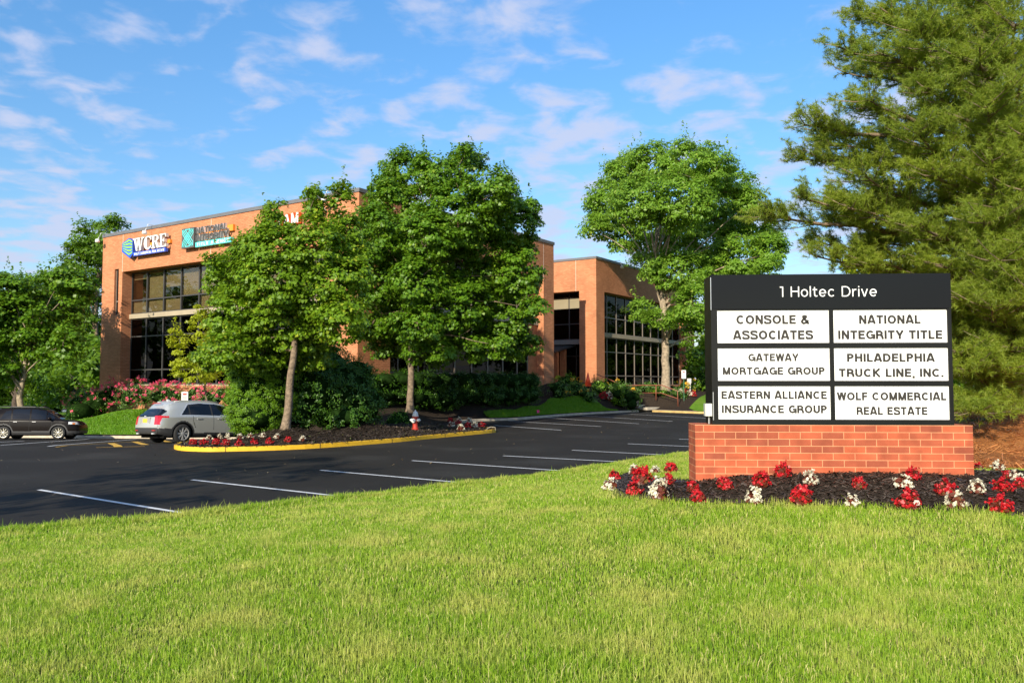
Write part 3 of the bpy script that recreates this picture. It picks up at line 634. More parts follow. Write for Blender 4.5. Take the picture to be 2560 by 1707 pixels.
BL = [[(9.6, 10.1), (7.2, 8.1)], [(7.2, 10.1)], [(8.85, 10.1), (7.2, 8.1)], [(8.05, 10.1)], [(7.2, 10.1)], [(7.2, 10.1)], [(7.8, 10.1)], [(7.2, 10.1)], [(7.2, 10.1)], [(7.2, 10.1)], [(7.2, 10.1)]]
for k in range(11):
    bay(b1, 'f', ys[k+1], ys[k], 7.10, 10.12, .80, [8.1], M_frame, M_glass, BL[k])
    bay(b1, 'f', ys[k+1], ys[k], 2.08, 6.78, .80, [5.49, 3.12], M_frame, M_gdark, [(5.5+.25*(k % 3), 6.7)] if k % 3 != 0 else None)
xs_ = [2.64, 4.0, 5.85, 7.7, 9.55, 11.4, 13.25, 15.1, 16.95, 18.4, 19.64]
for k in range(10):
    if k == 9:
        w = MB(); w.box(18.4, 19.64, .6, .68, 2.75, 10.15); w.build('wood_panel', M_wood, b1); continue
    bay(b1, 's', xs_[k], xs_[k+1], 6.88, 10.15, .68, [8.1], M_framel, M_gdark, [(8.6, 10.1)] if k in (1, 2, 5) else None)
    bay(b1, 's', xs_[k], xs_[k+1], 2.75, 6.55, .68, [], M_framel, M_gdark)
sl = bay(b1, 'f', 23.75, 24.3, 7.04, 10.37, .22, [8.05], M_framel, M_gdark)
j = MB(); j.box(-.006, .01, 23.29, 23.325, 10.12, TOP); j.box(-.006, .01, 13.19, 13.225, 10.12, TOP); j.box(19.62, 19.655, -.006, .01, 10.15, TOP); j.build('joint', M_joint, b1)
for x, y, d in ((-.1, 19.7, (-1, 0)), (-.1, 25.6, (-1, 0)), (-.1, 2.2, (-1, 0))): floodlight(b1, x, y, TOP+.02, d)

M_blind2 = mat('blind_glass_dimmed', (.27, .225, .14), .9, noise=.05, nscale=1)  # dimming of tinted glass put into the colour; these blinds stand before the panes
b2 = empty('office_building', (B2[0], B2[1], 0), ROT, label='farther brick office wing with the recessed entrance, half hidden by the lone tree', cat='office building')
wall = MB()
wall.box(0, 1.5, 0, 1.65, .8, TOP); wall.box(0, .8, 1.65, 14, 10.15, TOP); wall.box(1.5, 19.8, 0, .66, 10.1, TOP); wall.box(1.5, 19.8, .08, .62, .4, 2.0)
wall.box(19.8, 21.9, 0, 1.5, .2, TOP); wall.box(21.9, 24.5, .8, 2.0, .2, TOP-.8); wall.box(24.1, 24.5, 2.0, 14, .2, TOP-.8)
wall.build('wall', M_brick, b2)
r_ = MB(); r_.box(.3, 21.8, .3, 13.8, TOP-.3, TOP-.03); r_.build('roof', M_coping, b2)
cp = MB(); cp.box(-.06, .5, -.06, 14, TOP, TOP+.2); cp.box(.5, 21.96, -.06, .5, TOP, TOP+.2); cp.box(21.96, 24.6, .74, 1.2, TOP-.8, TOP-.6); cp.build('coping', M_coping, b2)
cr = MB(); cr.box(4.2, 21.5, 3.6, 14, .3, TOP-.35); cr.box(1.6, 19.7, .85, 3.6, 6.1, 6.5); cr.build('interior', M_inside, b2)
bd = MB(); bd.box(1.5, 19.8, .45, .85, 6.25, 6.58); bd.build('spandrel', M_band, b2)
for k, (a0, a1) in enumerate(((1.65, 3.3), (3.3, 4.95), (4.95, 6.6), (6.6, 8.25), (8.25, 9.9))):
    bay(b2, 'f', a0, a1, 6.0, 10.15, 1.2, [7.4], M_frame, M_gdark)
    bb = MB(); bb.box(1.10, 1.16, a0+.06, a1-.06, 8.75, 9.75); bb.build('blind', M_blind2, b2)
bd = MB(); bd.box(1.0, 1.45, 1.65, 9.9, 5.6, 6.0); bd.build('spandrel', mat('dark_spandrel', (.22, .20, .17), .8), b2)  # darker colour than the other spandrels
for k, (a0, a1) in enumerate(((1.65, 3.0), (3.0, 4.5), (4.5, 6.0))): bay(b2, 'f', a0, a1, 2.1, 5.6, 1.9, [4.6], M_frame, M_gdark)
cn = MB(); cn.prism([(-2.0, 2.9, 4.75), (1.8, 2.9, 5.5), (1.8, 8, 5.5), (-2.0, 8, 4.75)], (0, 0, .14)); cn.build('entrance_canopy', M_frame, b2)
cn = MB(); cn.box(-1.5, -1.2, 3.0, 3.3, 2.0, 4.85); cn.box(-.2, .1, 3.0, 3.5, 2.0, 5.1); cn.build('canopy_post', M_wood, b2)
xb = [1.5, 3.2, 5.10, 6.98, 8.86, 10.73, 12.58, 14.4, 16.2, 18.0, 19.8]
for k in range(10):
    bay(b2, 's', xb[k], xb[k+1], 6.58, 10.1, .70, [8.0], M_framel, M_gdark)
    bay(b2, 's', xb[k], xb[k+1], 2.0, 6.25, .70, [4.96, 2.85], M_framel, M_gdark)
j = MB(); j.box(-.006, .01, 1.97, 2.0, 10.15, TOP); j.build('joint', M_joint, b2)
dp = MB(); dp.tube([(23.2, .72, .4), (23.2, .72, 9.5)], .06, 6); dp.build('downspout', mat('zinc_pipe', (.4, .45, .5), .4), b2)
floodlight(b2, 3.8, -.1, TOP+.02, (0, -1))

# ---------------------------------------------------------------- signs on the front
M_orange = mat('orange_raceway', (.78, .27, .03), .6); M_blue = mat('blue_sign', (.03, .10, .55), .4); M_lime = mat('lime_stripe', (.28, .60, .05), .4)
M_teal = mat('teal_sign', (.12, .68, .66), .4); M_grey = mat('grey_letter', (.10, .10, .095), .4); M_pale = mat('pale_return', (.62, .60, .58), .5)
s1 = empty('wall_sign', (0, 0, 0), 0, label='blue and green logo beside white serif letters WCRE on the brick front', cat='sign'); s1.matrix_world = Matrix.Translation((B1[0], B1[1], 0)) @ Matrix.Rotation(ROT, 4, 'Z')
def fpoly(mb, pts, x0, dx):  mb.prism([(x0, p[0], p[1]) for p in pts], (dx, 0, 0))
rw = MB(); rw.box(-.16, 0, 17.4, 21.5, 11.62, 11.86); rw.build('raceway', M_orange, s1)
def serif(ch, cx, cz, w, h, st):
    """capital letters with thick and thin strokes and slab serifs, as outlines in (y,z)"""
    t = st; th = st*.45; out = []
    X = lambda a: cx-(a-.5)*w; Z = lambda b: cz+(b-.5)*h
    def q(a0, b0, a1, b1, c0, d0, c1, d1): out.append([(X(a0), Z(b0)), (X(a1), Z(b1)), (X(c0), Z(d0)), (X(c1), Z(d1))])
    s_ = .085
    if ch == 'W':
        q(.08, 1, .26, 1, .44, 0, .32, 0); q(.40, 0, .34, 0, .50, .95, .56, .95); q(.44, .95, .60, .95, .76, 0, .66, 0); q(.76, 0, .69, 0, .88, 1, .95, 1)
        q(.0, 1, .36, 1, .36, 1-s_, .0, 1-s_); q(.78, 1, 1.04, 1, 1.04, 1-s_, .78, 1-s_); q(.38, 1, .66, 1, .66, 1-s_, .38, 1-s_)
    elif ch in 'RE':
        q(.12, 1, .34, 1, .34, 0, .12, 0); q(0, 1, .6, 1, .6, 1-s_, 0, 1-s_); q(0, s_, .46 if ch == 'R' else .9, s_, .46 if ch == 'R' else .9, 0, 0, 0)
        if ch == 'E':
            q(.34, 1, .9, 1, .9, 1-s_, .34, 1-s_); q(.34, .55, .68, .55, .68, .46, .34, .46); q(.84, 1, .93, 1, .93, .74, .86, .74); q(.86, .26, .93, .26, .95, 0, .84, 0); q(.62, .64, .70, .64, .70, .37, .62, .37)
        else:
            q(.34, .53, .6, .53, .6, .46, .34, .46); q(.6, 1, .86, .93, .78, .80, .6, .92); q(.7, .88, .92, .86, .92, .66, .7, .64); q(.92, .68, .7, .68, .5, .46, .66, .48); q(.46, .5, .68, .5, 1.02, .0, .78, 0); q(.74, s_, 1.08, s_, 1.08, 0, .74, 0)
    elif ch == 'C':
        n = 12; pts = []
        for i in range(n):
            a0 = R(50+i*260/n); a1 = R(50+(i+1)*260/n)
            f = lambda a: .28*abs(math.cos(a))**.8*(1 if math.cos(a) < 0 else .35)+.085
            p = [(.52+.50*math.cos(a0), .5+.52*math.sin(a0)), (.52+.50*math.cos(a1), .5+.52*math.sin(a1))]
            g = [(.52+(.50-f(a1))*math.cos(a1), .5+(.52-.09)*math.sin(a1)), (.52+(.50-f(a0))*math.cos(a0), .5+(.52-.09)*math.sin(a0))]
            out.append([(X(a), Z(b)) for a, b in p+g])
        q(.80, 1.0, .90, 1.0, .90, .70, .83, .70); q(.83, .28, .9, .28, .9, .12, .80, .06)
    return out
lw = MB(); lp = MB()
for ch, cy, w in (('W', 20.75, 1.25), ('C', 19.6, .95), ('R', 18.72, .86), ('E', 17.85, .74)):
    for k, o_ in enumerate(serif(ch, cy, 11.80, w, .90, .2)):
        n_ = (k % 5)*.002
        fpoly(lw, o_, -.42-n_, .03); fpoly(lp, o_, -.387-n_, .2)
lw.build('letter_faces', M_whiteface, s1); lp.build('letter_returns', M_pale, s1)
br_ = MB(); br_.box(-.40, -.2, 17.55, 21.35, 11.02, 11.28); bb = br_.build('banner', M_blue, s1)
stroke_text('lettering', 'WOLF COMMERCIAL REAL ESTATE', 3.55, .16, M_whiteface, bb, front_mtx(-.402, 19.45, 11.15), s=.2)
lg = MB(); HX = [(22.75, 12.05), (21.9, 12.35), (21.45, 12.1), (21.38, 11.2), (21.75, 10.92), (22.75, 11.45)]; fpoly(lg, HX, -.40, .25); lgo = lg.build('logo', M_blue, s1)
gs = MB()
for k in range(5):
    a = k/5; b_ = (k+.55)/5
    zl = lambda t: 12.0-.5*t; zm = lambda t: 12.27-1.25*t; zr = lambda t: 12.08-.88*t
    fpoly(gs, [(22.68, zl(a)), (21.85, zm(a)), (21.85, zm(b_)), (22.68, zl(b_*.9))], -.412, .01); fpoly(gs, [(21.81, zm(a)), (21.47, zr(a)), (21.47, zr(b_)), (21.81, zm(b_))], -.412, .01)
gs.build('stripes', M_lime, lgo)

s2 = empty('wall_sign', (0, 0, 0), 0, label='teal and grey square emblem with grey capitals NATIONAL INTEGRITY over a teal bar', cat='sign'); s2.matrix_world = s1.matrix_world.copy()
rw = MB(); rw.box(-.18, 0, 10.75, 14.2, 11.76, 12.16); rw.build('raceway', M_orange, s2)
for txt, zc, wd in (('NATIONAL', 12.08, 3.2), ('INTEGRITY', 11.60, 3.3)):
    stroke_text('lettering', txt, wd, .40, M_grey, s2, front_mtx(-.34, 14.3-wd/2, zc), s=.175, gap=.12, depth=.03)
    stroke_text('letter_return', txt, wd, .40, M_pale, s2, front_mtx(-.20, 14.3-wd/2, zc), s=.175, gap=.12, depth=.13)
tb = MB(); tb.box(-.34, -.12, 10.75, 14.35, 11.0, 11.32); tbo = tb.build('banner', M_teal, s2)
stroke_text('lettering', 'TITLE AGENCY', 3.3, .2, M_whiteface, tbo, front_mtx(-.342, 12.55, 11.16), s=.18, gap=.28)
sq = MB(); sq.box(-.40, -.1, 14.42, 15.76, 11.02, 12.34); sqo = sq.build('emblem', M_grey, s2)
em = MB()
def line2(a, b, w=.055, x=-.408):
    a = np.array(a); b = np.array(b); t = (b-a)/np.hypot(*(b-a)); n = np.array([-t[1], t[0]])*w/2
    fpoly(em, [tuple(a-n), tuple(b-n), tuple(b+n), tuple(a+n)], x, .008)
u = lambda a, b: (15.72-a*1.26, 11.06+b*1.24)
k_ = 0
for a, b in [((.06, .95), (.06, .72)), ((.06, .72), (.72, .05)), ((.94, .95), (.94, .72)), ((.94, .72), (.28, .05)), ((.06, .05), (.06, .28)), ((.06, .28), (.72, .95)), ((.94, .05), (.94, .28)), ((.94, .28), (.28, .95)), ((.28, .95), (.72, .95)), ((.28, .05), (.72, .05)), ((.03, .93), (.85, .05)), ((.97, .93), (.15, .05)), ((.03, .07), (.85, .95)), ((.97, .07), (.15, .95))]:
    line2(u(*a), u(*b), x=-.408-.0015*k_); k_ += 1
em.build('emblem_lines', M_teal, sqo)
s3 = empty('wall_sign', (0, 0, 0), 0, label='white and orange letters mostly hidden behind the maple crown, under the roof edge', cat='sign'); s3.matrix_world = s1.matrix_world.copy()
M_redor = mat('orange_letter_side', (.70, .12, .02), .5)
for txt, yc, wd, zc in (('C', 7.0, .55, 11.72), ('I', 6.25, .14, 11.78), ('A', 5.6, .5, 11.82), ('M', 4.9, .6, 11.86)):
    stroke_text('lettering', txt, wd, .60, M_whiteface, s3, front_mtx(-.3, yc, zc), s=.17, depth=.03)
    stroke_text('letter_return', txt, wd*1.08, .66, M_redor, s3, front_mtx(-.09, yc, zc), s=.24, depth=.2)
ar = MB()
for i in range(8):
    a0, a1 = R(20+i*17.5), R(20+(i+1)*17.5); fpoly(ar, [(3.0-.55*math.cos(a0), 11.85+.5*math.sin(a0)), (3.0-.55*math.cos(a1), 11.85+.5*math.sin(a1)), (3.0-.3*math.cos(a1), 11.85+.28*math.sin(a1)), (3.0-.3*math.cos(a0), 11.85+.28*math.sin(a0))], -.3, .2)
ar.build('arch_mark', M_whiteface, s3)

# ---------------------------------------------------------------- the brick based tenant sign on the lawn
TH = R(-3.2)
sg = empty('monument_sign', (3.985, 10.20, .9), TH, label='black tenant directory sign with white panels on a low brick base', cat='sign')
# local: x along the front, -y towards the viewer, z up from .9
bs = MB(); bs.box(-1.69, 1.69, -.02, .50, -.35, .693); bs.build('brick_base', M_sbrick, sg)
W2 = 1.475; Z0 = .693; Z1 = 2.575; HH = Z1-Z0
cb = MB()
cb.box(-W2, W2, .03, .44, Z0, Z1)                                       # cabinet body
fy = -.012
def fz(f): return Z1-f*HH
def fx(f): return -W2+f*2*W2
cab = cb.build('cabinet', M_black, sg)
fr = MB()
cols = [(.026, .496), (.513, .984)]; rows = [(.237, .457), (.490, .709), (.742, .965)]
zz = [fz(.235), fz(.459), fz(.488), fz(.711), fz(.740), fz(.967), Z0]
fr.box(-W2, fx(cols[0][0]), fy, .03, Z0, fz(.232)); fr.box(fx(cols[1][1]), W2, fy, .03, Z0, fz(.232)); fr.box(fx(cols[0][1]), fx(cols[1][0]), fy, .03, fz(rows[2][1]), fz(.232))
for c in cols:
    fr.box(fx(c[0]), fx(c[1]), fy, .03, fz(rows[0][0]), fz(.232)); fr.box(fx(c[0]), fx(c[1]), fy, .03, fz(rows[1][0]), fz(rows[0][1])); fr.box(fx(c[0]), fx(c[1]), fy, .03, fz(rows[2][0]), fz(rows[1][1])); fr.box(fx(c[0]), fx(c[1]), fy, .03, Z0, fz(rows[2][1]))
fr.box(fx(cols[0][1]), fx(cols[1][0]), fy, .03, Z0, fz(rows[2][1]))
fr.build('frame', M_black, sg)
hd = MB(); hd.box(-W2, W2, fy-.006, .03, fz(.230), Z1+.003); hdo = hd.build('header_panel', M_header, sg)
def sign_text(par, s, fxc, fzc, w, h, m, y, st=.235, gap=.10):
    stroke_text('lettering', s, w, h, m, par, Matrix(((1, 0, 0, fxc), (0, 0, -1, y), (0, 1, 0, fzc), (0, 0, 0, 1))), s=st, gap=gap)
sign_text(hdo, '1 Holtec Drive', fx(.493), fz(.115), 1.19, .130, M_whiteface, fy-.006, st=.10, gap=.16)
TXT = [[[('CONSOLE &', .905, .115, .30), ('ASSOCIATES', .985, .115, .403)], [('GATEWAY', .62, .095, .553), ('MORTGAGE GROUP', 1.26, .095, .643)], [('EASTERN ALLIANCE', 1.30, .10, .803), ('INSURANCE GROUP', 1.295, .10, .897)]],
       [[('NATIONAL', .75, .11, .303), ('INTEGRITY TITLE', 1.27, .11, .404)], [('PHILADELPHIA', 1.065, .105, .556), ('TRUCK LINE, INC.', 1.27, .105, .656)], [('WOLF COMMERCIAL', 1.325, .10, .811), ('REAL ESTATE', .86, .10, .907)]]]
for ci, c in enumerate(cols):
    for ri, rw_ in enumerate(rows):
        p = MB(); p.box(fx(c[0])+.002, fx(c[1])-.002, .004, .028, fz(rw_[1])+.002, fz(rw_[0])-.002)
        po = p.build('tenant_panel', M_whiteface, sg)
        for (s, w, h, fc) in TXT[ci][ri]: sign_text(po, s, (fx(c[0])+fx(c[1]))/2, fz(fc), w, h, M_text, .004)
eb = MB(); eb.box(-W2-.085, -W2-.002, -.02, .10, .80, .955); ebo = eb.build('switch_box', mat('grey_switch_box', (.55, .55, .5), .5), sg)
eb = MB(); eb.tube([(-W2-.03, .04, .80), (-W2-.03, .04, .70)], .012, 6); eb.tube([(-W2+.012, -.03, .75), (-W2+.012, -.03, 1.1)], .006, 5); eb.build('conduit', mat('zinc', (.5, .5, .5), .35, metal=.6), sg)
tr = MB(); tr.box(-W2-.004, -W2+.004, fy-.010, fy-.004, fz(.235), Z1-.03); tr.build('edge_trim', mat('bare_metal', (.6, .6, .6), .3, metal=.8), sg)
# ---------------------------------------------------------------- vegetation
MAPLE = [(0, 0), (.10, -.46), (.40, -.25), (.66, -.40), (.66, -.12), (1, 0), (.66, .12), (.66, .40), (.40, .25), (.10, .46)]
OVAL = [(0, 0), (.35, -.22), (.75, -.16), (1, 0), (.75, .16), (.35, .22)]
DIAM = [(0, 0), (.45, -.30), (1, 0), (.45, .30)]
PETAL = [(0, 0), (.3, -.42), (.85, -.36), (1, 0), (.85, .36), (.3, .42)]
def unit(v): return v/np.maximum(np.linalg.norm(v, axis=1), 1e-9)[:, None]
def leaves(C, Nrm, size, shape, r, droop=.35, jit=.45, curl=.18):
    """leaf polygons at points C facing roughly Nrm; returns V, F"""
    n = len(C); nn = unit(Nrm+r.normal(0, jit, (n, 3)))
    d = r.normal(0, 1, (n, 3)); d[:, 2] -= droop*2; d -= (d*nn).sum(1)[:, None]*nn; d = unit(d); s = np.cross(nn, d)
    sh = np.array(shape); k = len(sh); sz = (size*r.uniform(.65, 1.25, n))[:, None, None]
    x = sh[:, 0]-.45; y = sh[:, 1]
    z = -curl*(x*x)+.10*np.abs(y)
    V = C[:, None, :]+sz*(x[None, :, None]*d[:, None, :]+y[None, :, None]*s[:, None, :]+z[None, :, None]*nn[:, None, :])
    return V.reshape(-1, 3), (np.arange(n)[:, None]*k+np.arange(k))
def ball(r, n): return unit(r.normal(0, 1, (n, 3)))
def puffs_from(blobs, r, per, inner=.55):
    """clump centres spread in the outer part of the crown's lobes"""
    P = []; O = []
    B = np.array([b[:6] for b in blobs])
    for b in B:
        vol = (b[3]*b[4]+b[4]*b[5]+b[3]*b[5])/3; n = max(3, int(vol*per)); u = ball(r, n); q = r.uniform(inner, 1.0, n)[:, None]
        c = b[:3]+u*b[3:6]*q
        inn = np.zeros(n, bool)
        for o in B:
            if o is b: continue
            inn |= (((c-o[:3])/o[3:6])**2).sum(1) < .42
        P.append(c[~inn]); O.append(u[~inn])
    return np.concatenate(P), np.concatenate(O)
def spray_leaves(P, O, r, per, pr, lsize, shape, flat=.45, up=.75, out=.6, jit=.4, droop=.35):
    n = len(P); m = r.poisson(per, n); idx = np.repeat(np.arange(n), m); k = len(idx)
    rad = pr*r.uniform(.65, 1.3, n)
    u = ball(r, k)*(r.uniform(0, 1, k)**.45)[:, None]; u[:, 2] *= flat
    off = u*rad[idx][:, None]
    # clumps shed downwards at their rims, like shingles
    hr = np.hypot(off[:, 0], off[:, 1]); off[:, 2] -= .35*hr*hr/np.maximum(rad[idx], .05)
    off += O[idx]*rad[idx][:, None]*.15
    C = P[idx]+off; Nn = unit(off)*.35+O[idx]*out+np.array([0, 0, up])
    return leaves(C, Nn, lsize, shape, r, jit=jit, droop=droop)
def bezier(a, b, c, n):
    t = np.linspace(0, 1, n)[:, None]; return (1-t)**2*a+2*t*(1-t)*b+t*t*c
def wood(name, base, forks, blobs, tr, m, parent, r, twigs=None, lean=None, crown0=.25, seg=8):
    """trunk through the points in forks, then one limb per crown lobe and a thin twig per clump"""
    mb = MB(); T = [np.array(base, float)]+[np.array(f, float) for f in forks]
    Pn = []; 
    for i in range(len(T)-1):
        for k in range(4): Pn.append(T[i]+(T[i+1]-T[i])*k/4)
    Pn.append(T[-1]); Pn = np.array(Pn); n = len(Pn); L = np.linspace(0, 1, n)
    rr = [tr*(1.45 if i == 0 else 1.12 if i == 1 else 1)*(1-.72*l) for i, l in enumerate(L)]
    Pn[1:] += r.normal(0, tr*.12, (n-1, 3))
    mb.tube([tuple(p) for p in Pn], rr, seg+2)
    limbs = []
    for b in blobs:
        c = np.array(b[:3]); s0 = np.clip(crown0+(c[2]-Pn[0][2])/(Pn[-1][2]-Pn[0][2])*.55-r.uniform(.05, .2), crown0, .97); k = int(s0*(n-1)); a = Pn[k]
        c = a+(c-a)*.88; mid = (a+c)/2+np.array([0, 0, .14*np.hypot(*(c-a)[:2])])-np.append((c-a)[:2]*.12, 0)+r.normal(0, .12, 3); q = bezier(a, mid, c, 7); q[1:-1] += r.normal(0, .04, (5, 3))
        r0 = rr[k]*r.uniform(.34, .52); mb.tube([tuple(p) for p in q], [max(.012, r0*(1-.8*i/6)) for i in range(7)], 6, cap=False); limbs.append(q)
    if twigs is not None and len(limbs):
        A = np.concatenate([q[2:] for q in limbs])
        for p in twigs:
            d = np.linalg.norm(A-p, axis=1)+.6*np.maximum(0, A[:, 2]-p[2]); a = A[int(np.argmin(d))]
            if np.linalg.norm(a-p) > 4: continue
            mid = (a+p)/2+np.array([0, 0, -.06*np.linalg.norm(p-a)])
            mb.tube([tuple(a), tuple(mid), tuple(p)], [tr*.11, tr*.07, tr*.03], 3, cap=False)
    return mb.build(name, m, parent, smooth=True, uv=False)
def px_blobs(L, Y, sy=1.0, seed=0):
    """crown lobes measured in the photo: (px, py, rx, ry[, depth offset]) at distance Y"""
    r = np.random.default_rng(seed); out = []
    for b in L:
        dy = b[4] if len(b) > 4 else r.uniform(-1, 1)*sy
        c = at(b[0], b[1], Y+dy); s = (Y+dy)/FPX; rx = b[2]*s; rz = b[3]*s; out.append((c[0], c[1], c[2], rx, (rx+rz)/2, rz))
    return out
def tree(name, blobs, base, forks, tr, label, cat='tree', group=None, per=6, leafn=26, pr=.5, ls=.14, shape=MAPLE, m=None, bark=None, seed=1, twig=.25, inner=.55, core=0, flat=.45, crown0=.25, **kw):
    r = np.random.default_rng(seed)
    root = empty(name, base, 0, label=label, cat=cat, group=group)
    P, O = puffs_from(blobs, r, per, inner)
    V, F = spray_leaves(P, O, r, leafn, pr, ls, shape, flat=flat, **kw)
    # loose leaves between the clumps and leafy shoots breaking the outline
    k = shape; parts = [(V, F)]; bz = np.array([b[:6] for b in blobs]); ar_ = bz[:, 3]*bz[:, 5]; nf = int(len(F)*.13)
    bi = r.choice(len(bz), nf, p=ar_/ar_.sum()); u = ball(r, nf); c_ = bz[bi, :3]+u*bz[bi, 3:6]*r.uniform(.55, 1.04, nf)[:, None]
    parts.append(leaves(c_, u*.6+np.array([0, 0, .7]), ls*.9, shape, r, jit=.55))
    up_ = np.nonzero((O[:, 2] > .1))[0]; ns_ = int(len(P)*.10)
    if len(up_) and ns_:
        si = r.choice(up_, min(ns_, len(up_)), replace=False); q_ = 16; ii = np.repeat(si, q_); t_ = r.uniform(0, 1, len(ii))[:, None]
        d_ = unit(O[ii]*.45+np.array([0, 0, 1.0])); c_ = P[ii]+d_*t_*pr*2.1+r.normal(0, 1, (len(ii), 3))*pr*.30*(1.05-t_)
        parts.append(leaves(c_, ball(r, len(ii))*.6+np.array([0, 0, .8]), ls*.85, shape, r, jit=.4))
    n0 = 0; VV = []; FF = []
    for v_, f_ in parts: VV.append(v_); FF.append(f_+n0); n0 += len(v_)
    V = np.concatenate(VV); F = np.concatenate(FF)
    me = np_mesh('crown', V-np.array(base), [F]); cr = link('crown', me, m, root)
    tw = P[r.random(len(P)) < twig]
    off = np.array(base, float)
    bl = [tuple(np.array(b[:3])-off)+tuple(b[3:]) for b in blobs]
    wood('trunk', (0, 0, -.15), [np.array(f)-off for f in forks], bl, tr, bark or M_bark, root, r, tw-off, crown0=crown0)
    return root
def on(fn, x, y): return (x, y, float(fn(x, y)))

# T1: the nearer maple in the kerbed bed
T1L = [(690, 630, 88, 74), (785, 622, 80, 80), (862, 610, 58, 92), (605, 675, 66, 62), (690, 700, 105, 80), (585, 780, 62, 70), (800, 720, 90, 80), (575, 868, 52, 54), (640, 880, 80, 54, .6), (530, 888, 40, 36, 1.8),
       (760, 830, 90, 60), (855, 800, 62, 62), (850, 700, 70, 80), (700, 790, 100, 70), (684, 545, 22, 36), (786, 510, 20, 46), (849, 500, 22, 44), (690, 512, 12, 14), (786, 478, 11, 16), (850, 468, 12, 16), (600, 905, 40, 26, 1.8), (560, 700, 36, 40), (640, 630, 60, 50), (545, 650, 22, 24), (790, 885, 60, 34, 1.5), (720, 900, 60, 30, 2.0)]
tree('maple_tree', px_blobs(T1L, 29.3, 1.2, 3), on(bedz, -8.03, 29.0), [at(722, 990, 29), at(735, 880, 29), at(741, 760, 29.2), at(748, 640, 29.3), at(760, 560, 29.3)], .155,
     'green maple whose leaning trunk stands in front of the clipped evergreen hedge', per=80, leafn=62, pr=.36, ls=.13, m=M_maple, bark=M_bark, seed=5, twig=.10, crown0=.42)
# T2: the taller maple behind the hydrant
T2L = [(1010, 430, 62, 62), (1090, 430, 60, 52), (1165, 420, 48, 55), (1230, 480, 70, 62), (1290, 560, 60, 66), (1150, 540, 120, 88), (1010, 540, 100, 98), (935, 580, 55, 80), (1200, 640, 130, 90), (1290, 680, 66, 76),
       (1040, 660, 110, 88), (955, 690, 75, 85), (1120, 760, 115, 78), (1260, 790, 78, 78), (1000, 790, 85, 66), (1330, 765, 38, 22), (1300, 855, 44, 38), (1085, 835, 78, 45), (1105, 880, 28, 22), (925, 800, 55, 50), (1163, 385, 16, 26), (1005, 390, 18, 26), (1320, 520, 30, 30), (1250, 860, 22, 30), (960, 480, 30, 40), (1050, 700, 72, 60, -2.6), (1045, 800, 62, 48, -2.4), (1065, 590, 72, 60, -2.6), (1060, 880, 60, 32), (1180, 865, 60, 30), (975, 858, 50, 36)]
tree('maple_tree', px_blobs(T2L, 42, 3.0, 4), on(bedz, -5.25, 42.0), [at(1027, 980, 42), at(1028, 880, 42), at(1035, 760, 42), at(1050, 640, 42), at(1080, 520, 42)], .20,
     'tallest dark green maple, rising straight behind the hydrant and the long hedge', per=42, leafn=80, pr=.48, ls=.16, m=M_maple2, seed=6, twig=.10, crown0=.40)
# T3: lone oak by the steps
T3L = [(1520, 510, 52, 62), (1560, 440, 52, 52), (1640, 405, 62, 50), (1710, 405, 66, 55), (1780, 415, 44, 50), (1830, 450, 46, 48), (1870, 505, 36, 38), (1600, 500, 80, 66), (1700, 500, 88, 76), (1800, 530, 78, 66),
       (1895, 570, 50, 46), (1925, 625, 40, 40), (1850, 640, 75, 55), (1750, 600, 86, 66), (1640, 600, 66, 56), (1560, 590, 46, 40), (1700, 675, 76, 50), (1625, 655, 44, 32), (1800, 690, 76, 46), (1740, 755, 52, 52),
       (1612, 768, 36, 26), (1655, 790, 42, 22), (1738, 835, 34, 36), (1915, 680, 36, 32), (1488, 570, 30, 30), (1580, 395, 22, 22), (1700, 372, 30, 22), (1770, 380, 22, 24)]
tree('oak_tree', px_blobs(T3L, 66, 5.0, 5), on(bedz, 12.4, 66.0), [at(1664, 900, 66), at(1662, 810, 66), at(1660, 745, 66), at(1640, 690, 66), at(1640, 600, 66), at(1680, 480, 66)], .36,
     'lone light green oak with a thick pale trunk beside the entrance steps', per=17, leafn=120, pr=.80, ls=.27, shape=OVAL, m=M_oak, bark=M_barkl, seed=7, twig=.2, crown0=.22)
# yellow-green young tree in front of the windows
YL = [(470, 880, 34, 50), (505, 820, 34, 40), (490, 930, 40, 32), (450, 840, 24, 30), (520, 900, 40, 50), (500, 785, 16, 26), (540, 860, 40, 40), (455, 920, 20, 24)]
tree('small_tree', px_blobs(YL, 39, .8, 6), on(bedz, -14.6, 40.5), [at(515, 990, 40), at(505, 900, 39.5)], .06,
     'young yellow-green tree in front of the ground floor windows, behind the silver car', per=45, leafn=40, pr=.30, ls=.16, shape=OVAL, m=M_yel, seed=8, twig=.3)
# left side trees
LB = [(20, 720, 80, 40), (100, 730, 80, 50), (30, 790, 90, 60), (130, 790, 70, 60), (0, 860, 90, 50), (90, 850, 70, 40), (-70, 780, 90, 90), (190, 720, 45, 40), (170, 850, 40, 40), (10, 920, 60, 35), (-60, 880, 70, 60), (150, 700, 40, 30)]
tree('maple_tree', px_blobs(LB, 52, 2.5, 8), on(bedz, -30.8, 52), [at(48, 990, 52), at(62, 940, 52), at(70, 850, 52), at(90, 760, 52)], .22,
     'dark maple with a forked pale trunk rising behind the black parked car', per=22, leafn=70, pr=.62, ls=.22, m=M_maple2, bark=M_barkl, seed=9, twig=.12)
LB2 = [(262, 570, 30, 30), (230, 600, 40, 50), (210, 680, 60, 60), (250, 640, 40, 60), (170, 740, 60, 50), (225, 780, 60, 80), (240, 880, 40, 70), (200, 850, 60, 60), (300, 560, 28, 22), (180, 640, 24, 30), (240, 960, 40, 40), (275, 585, 40, 35)]
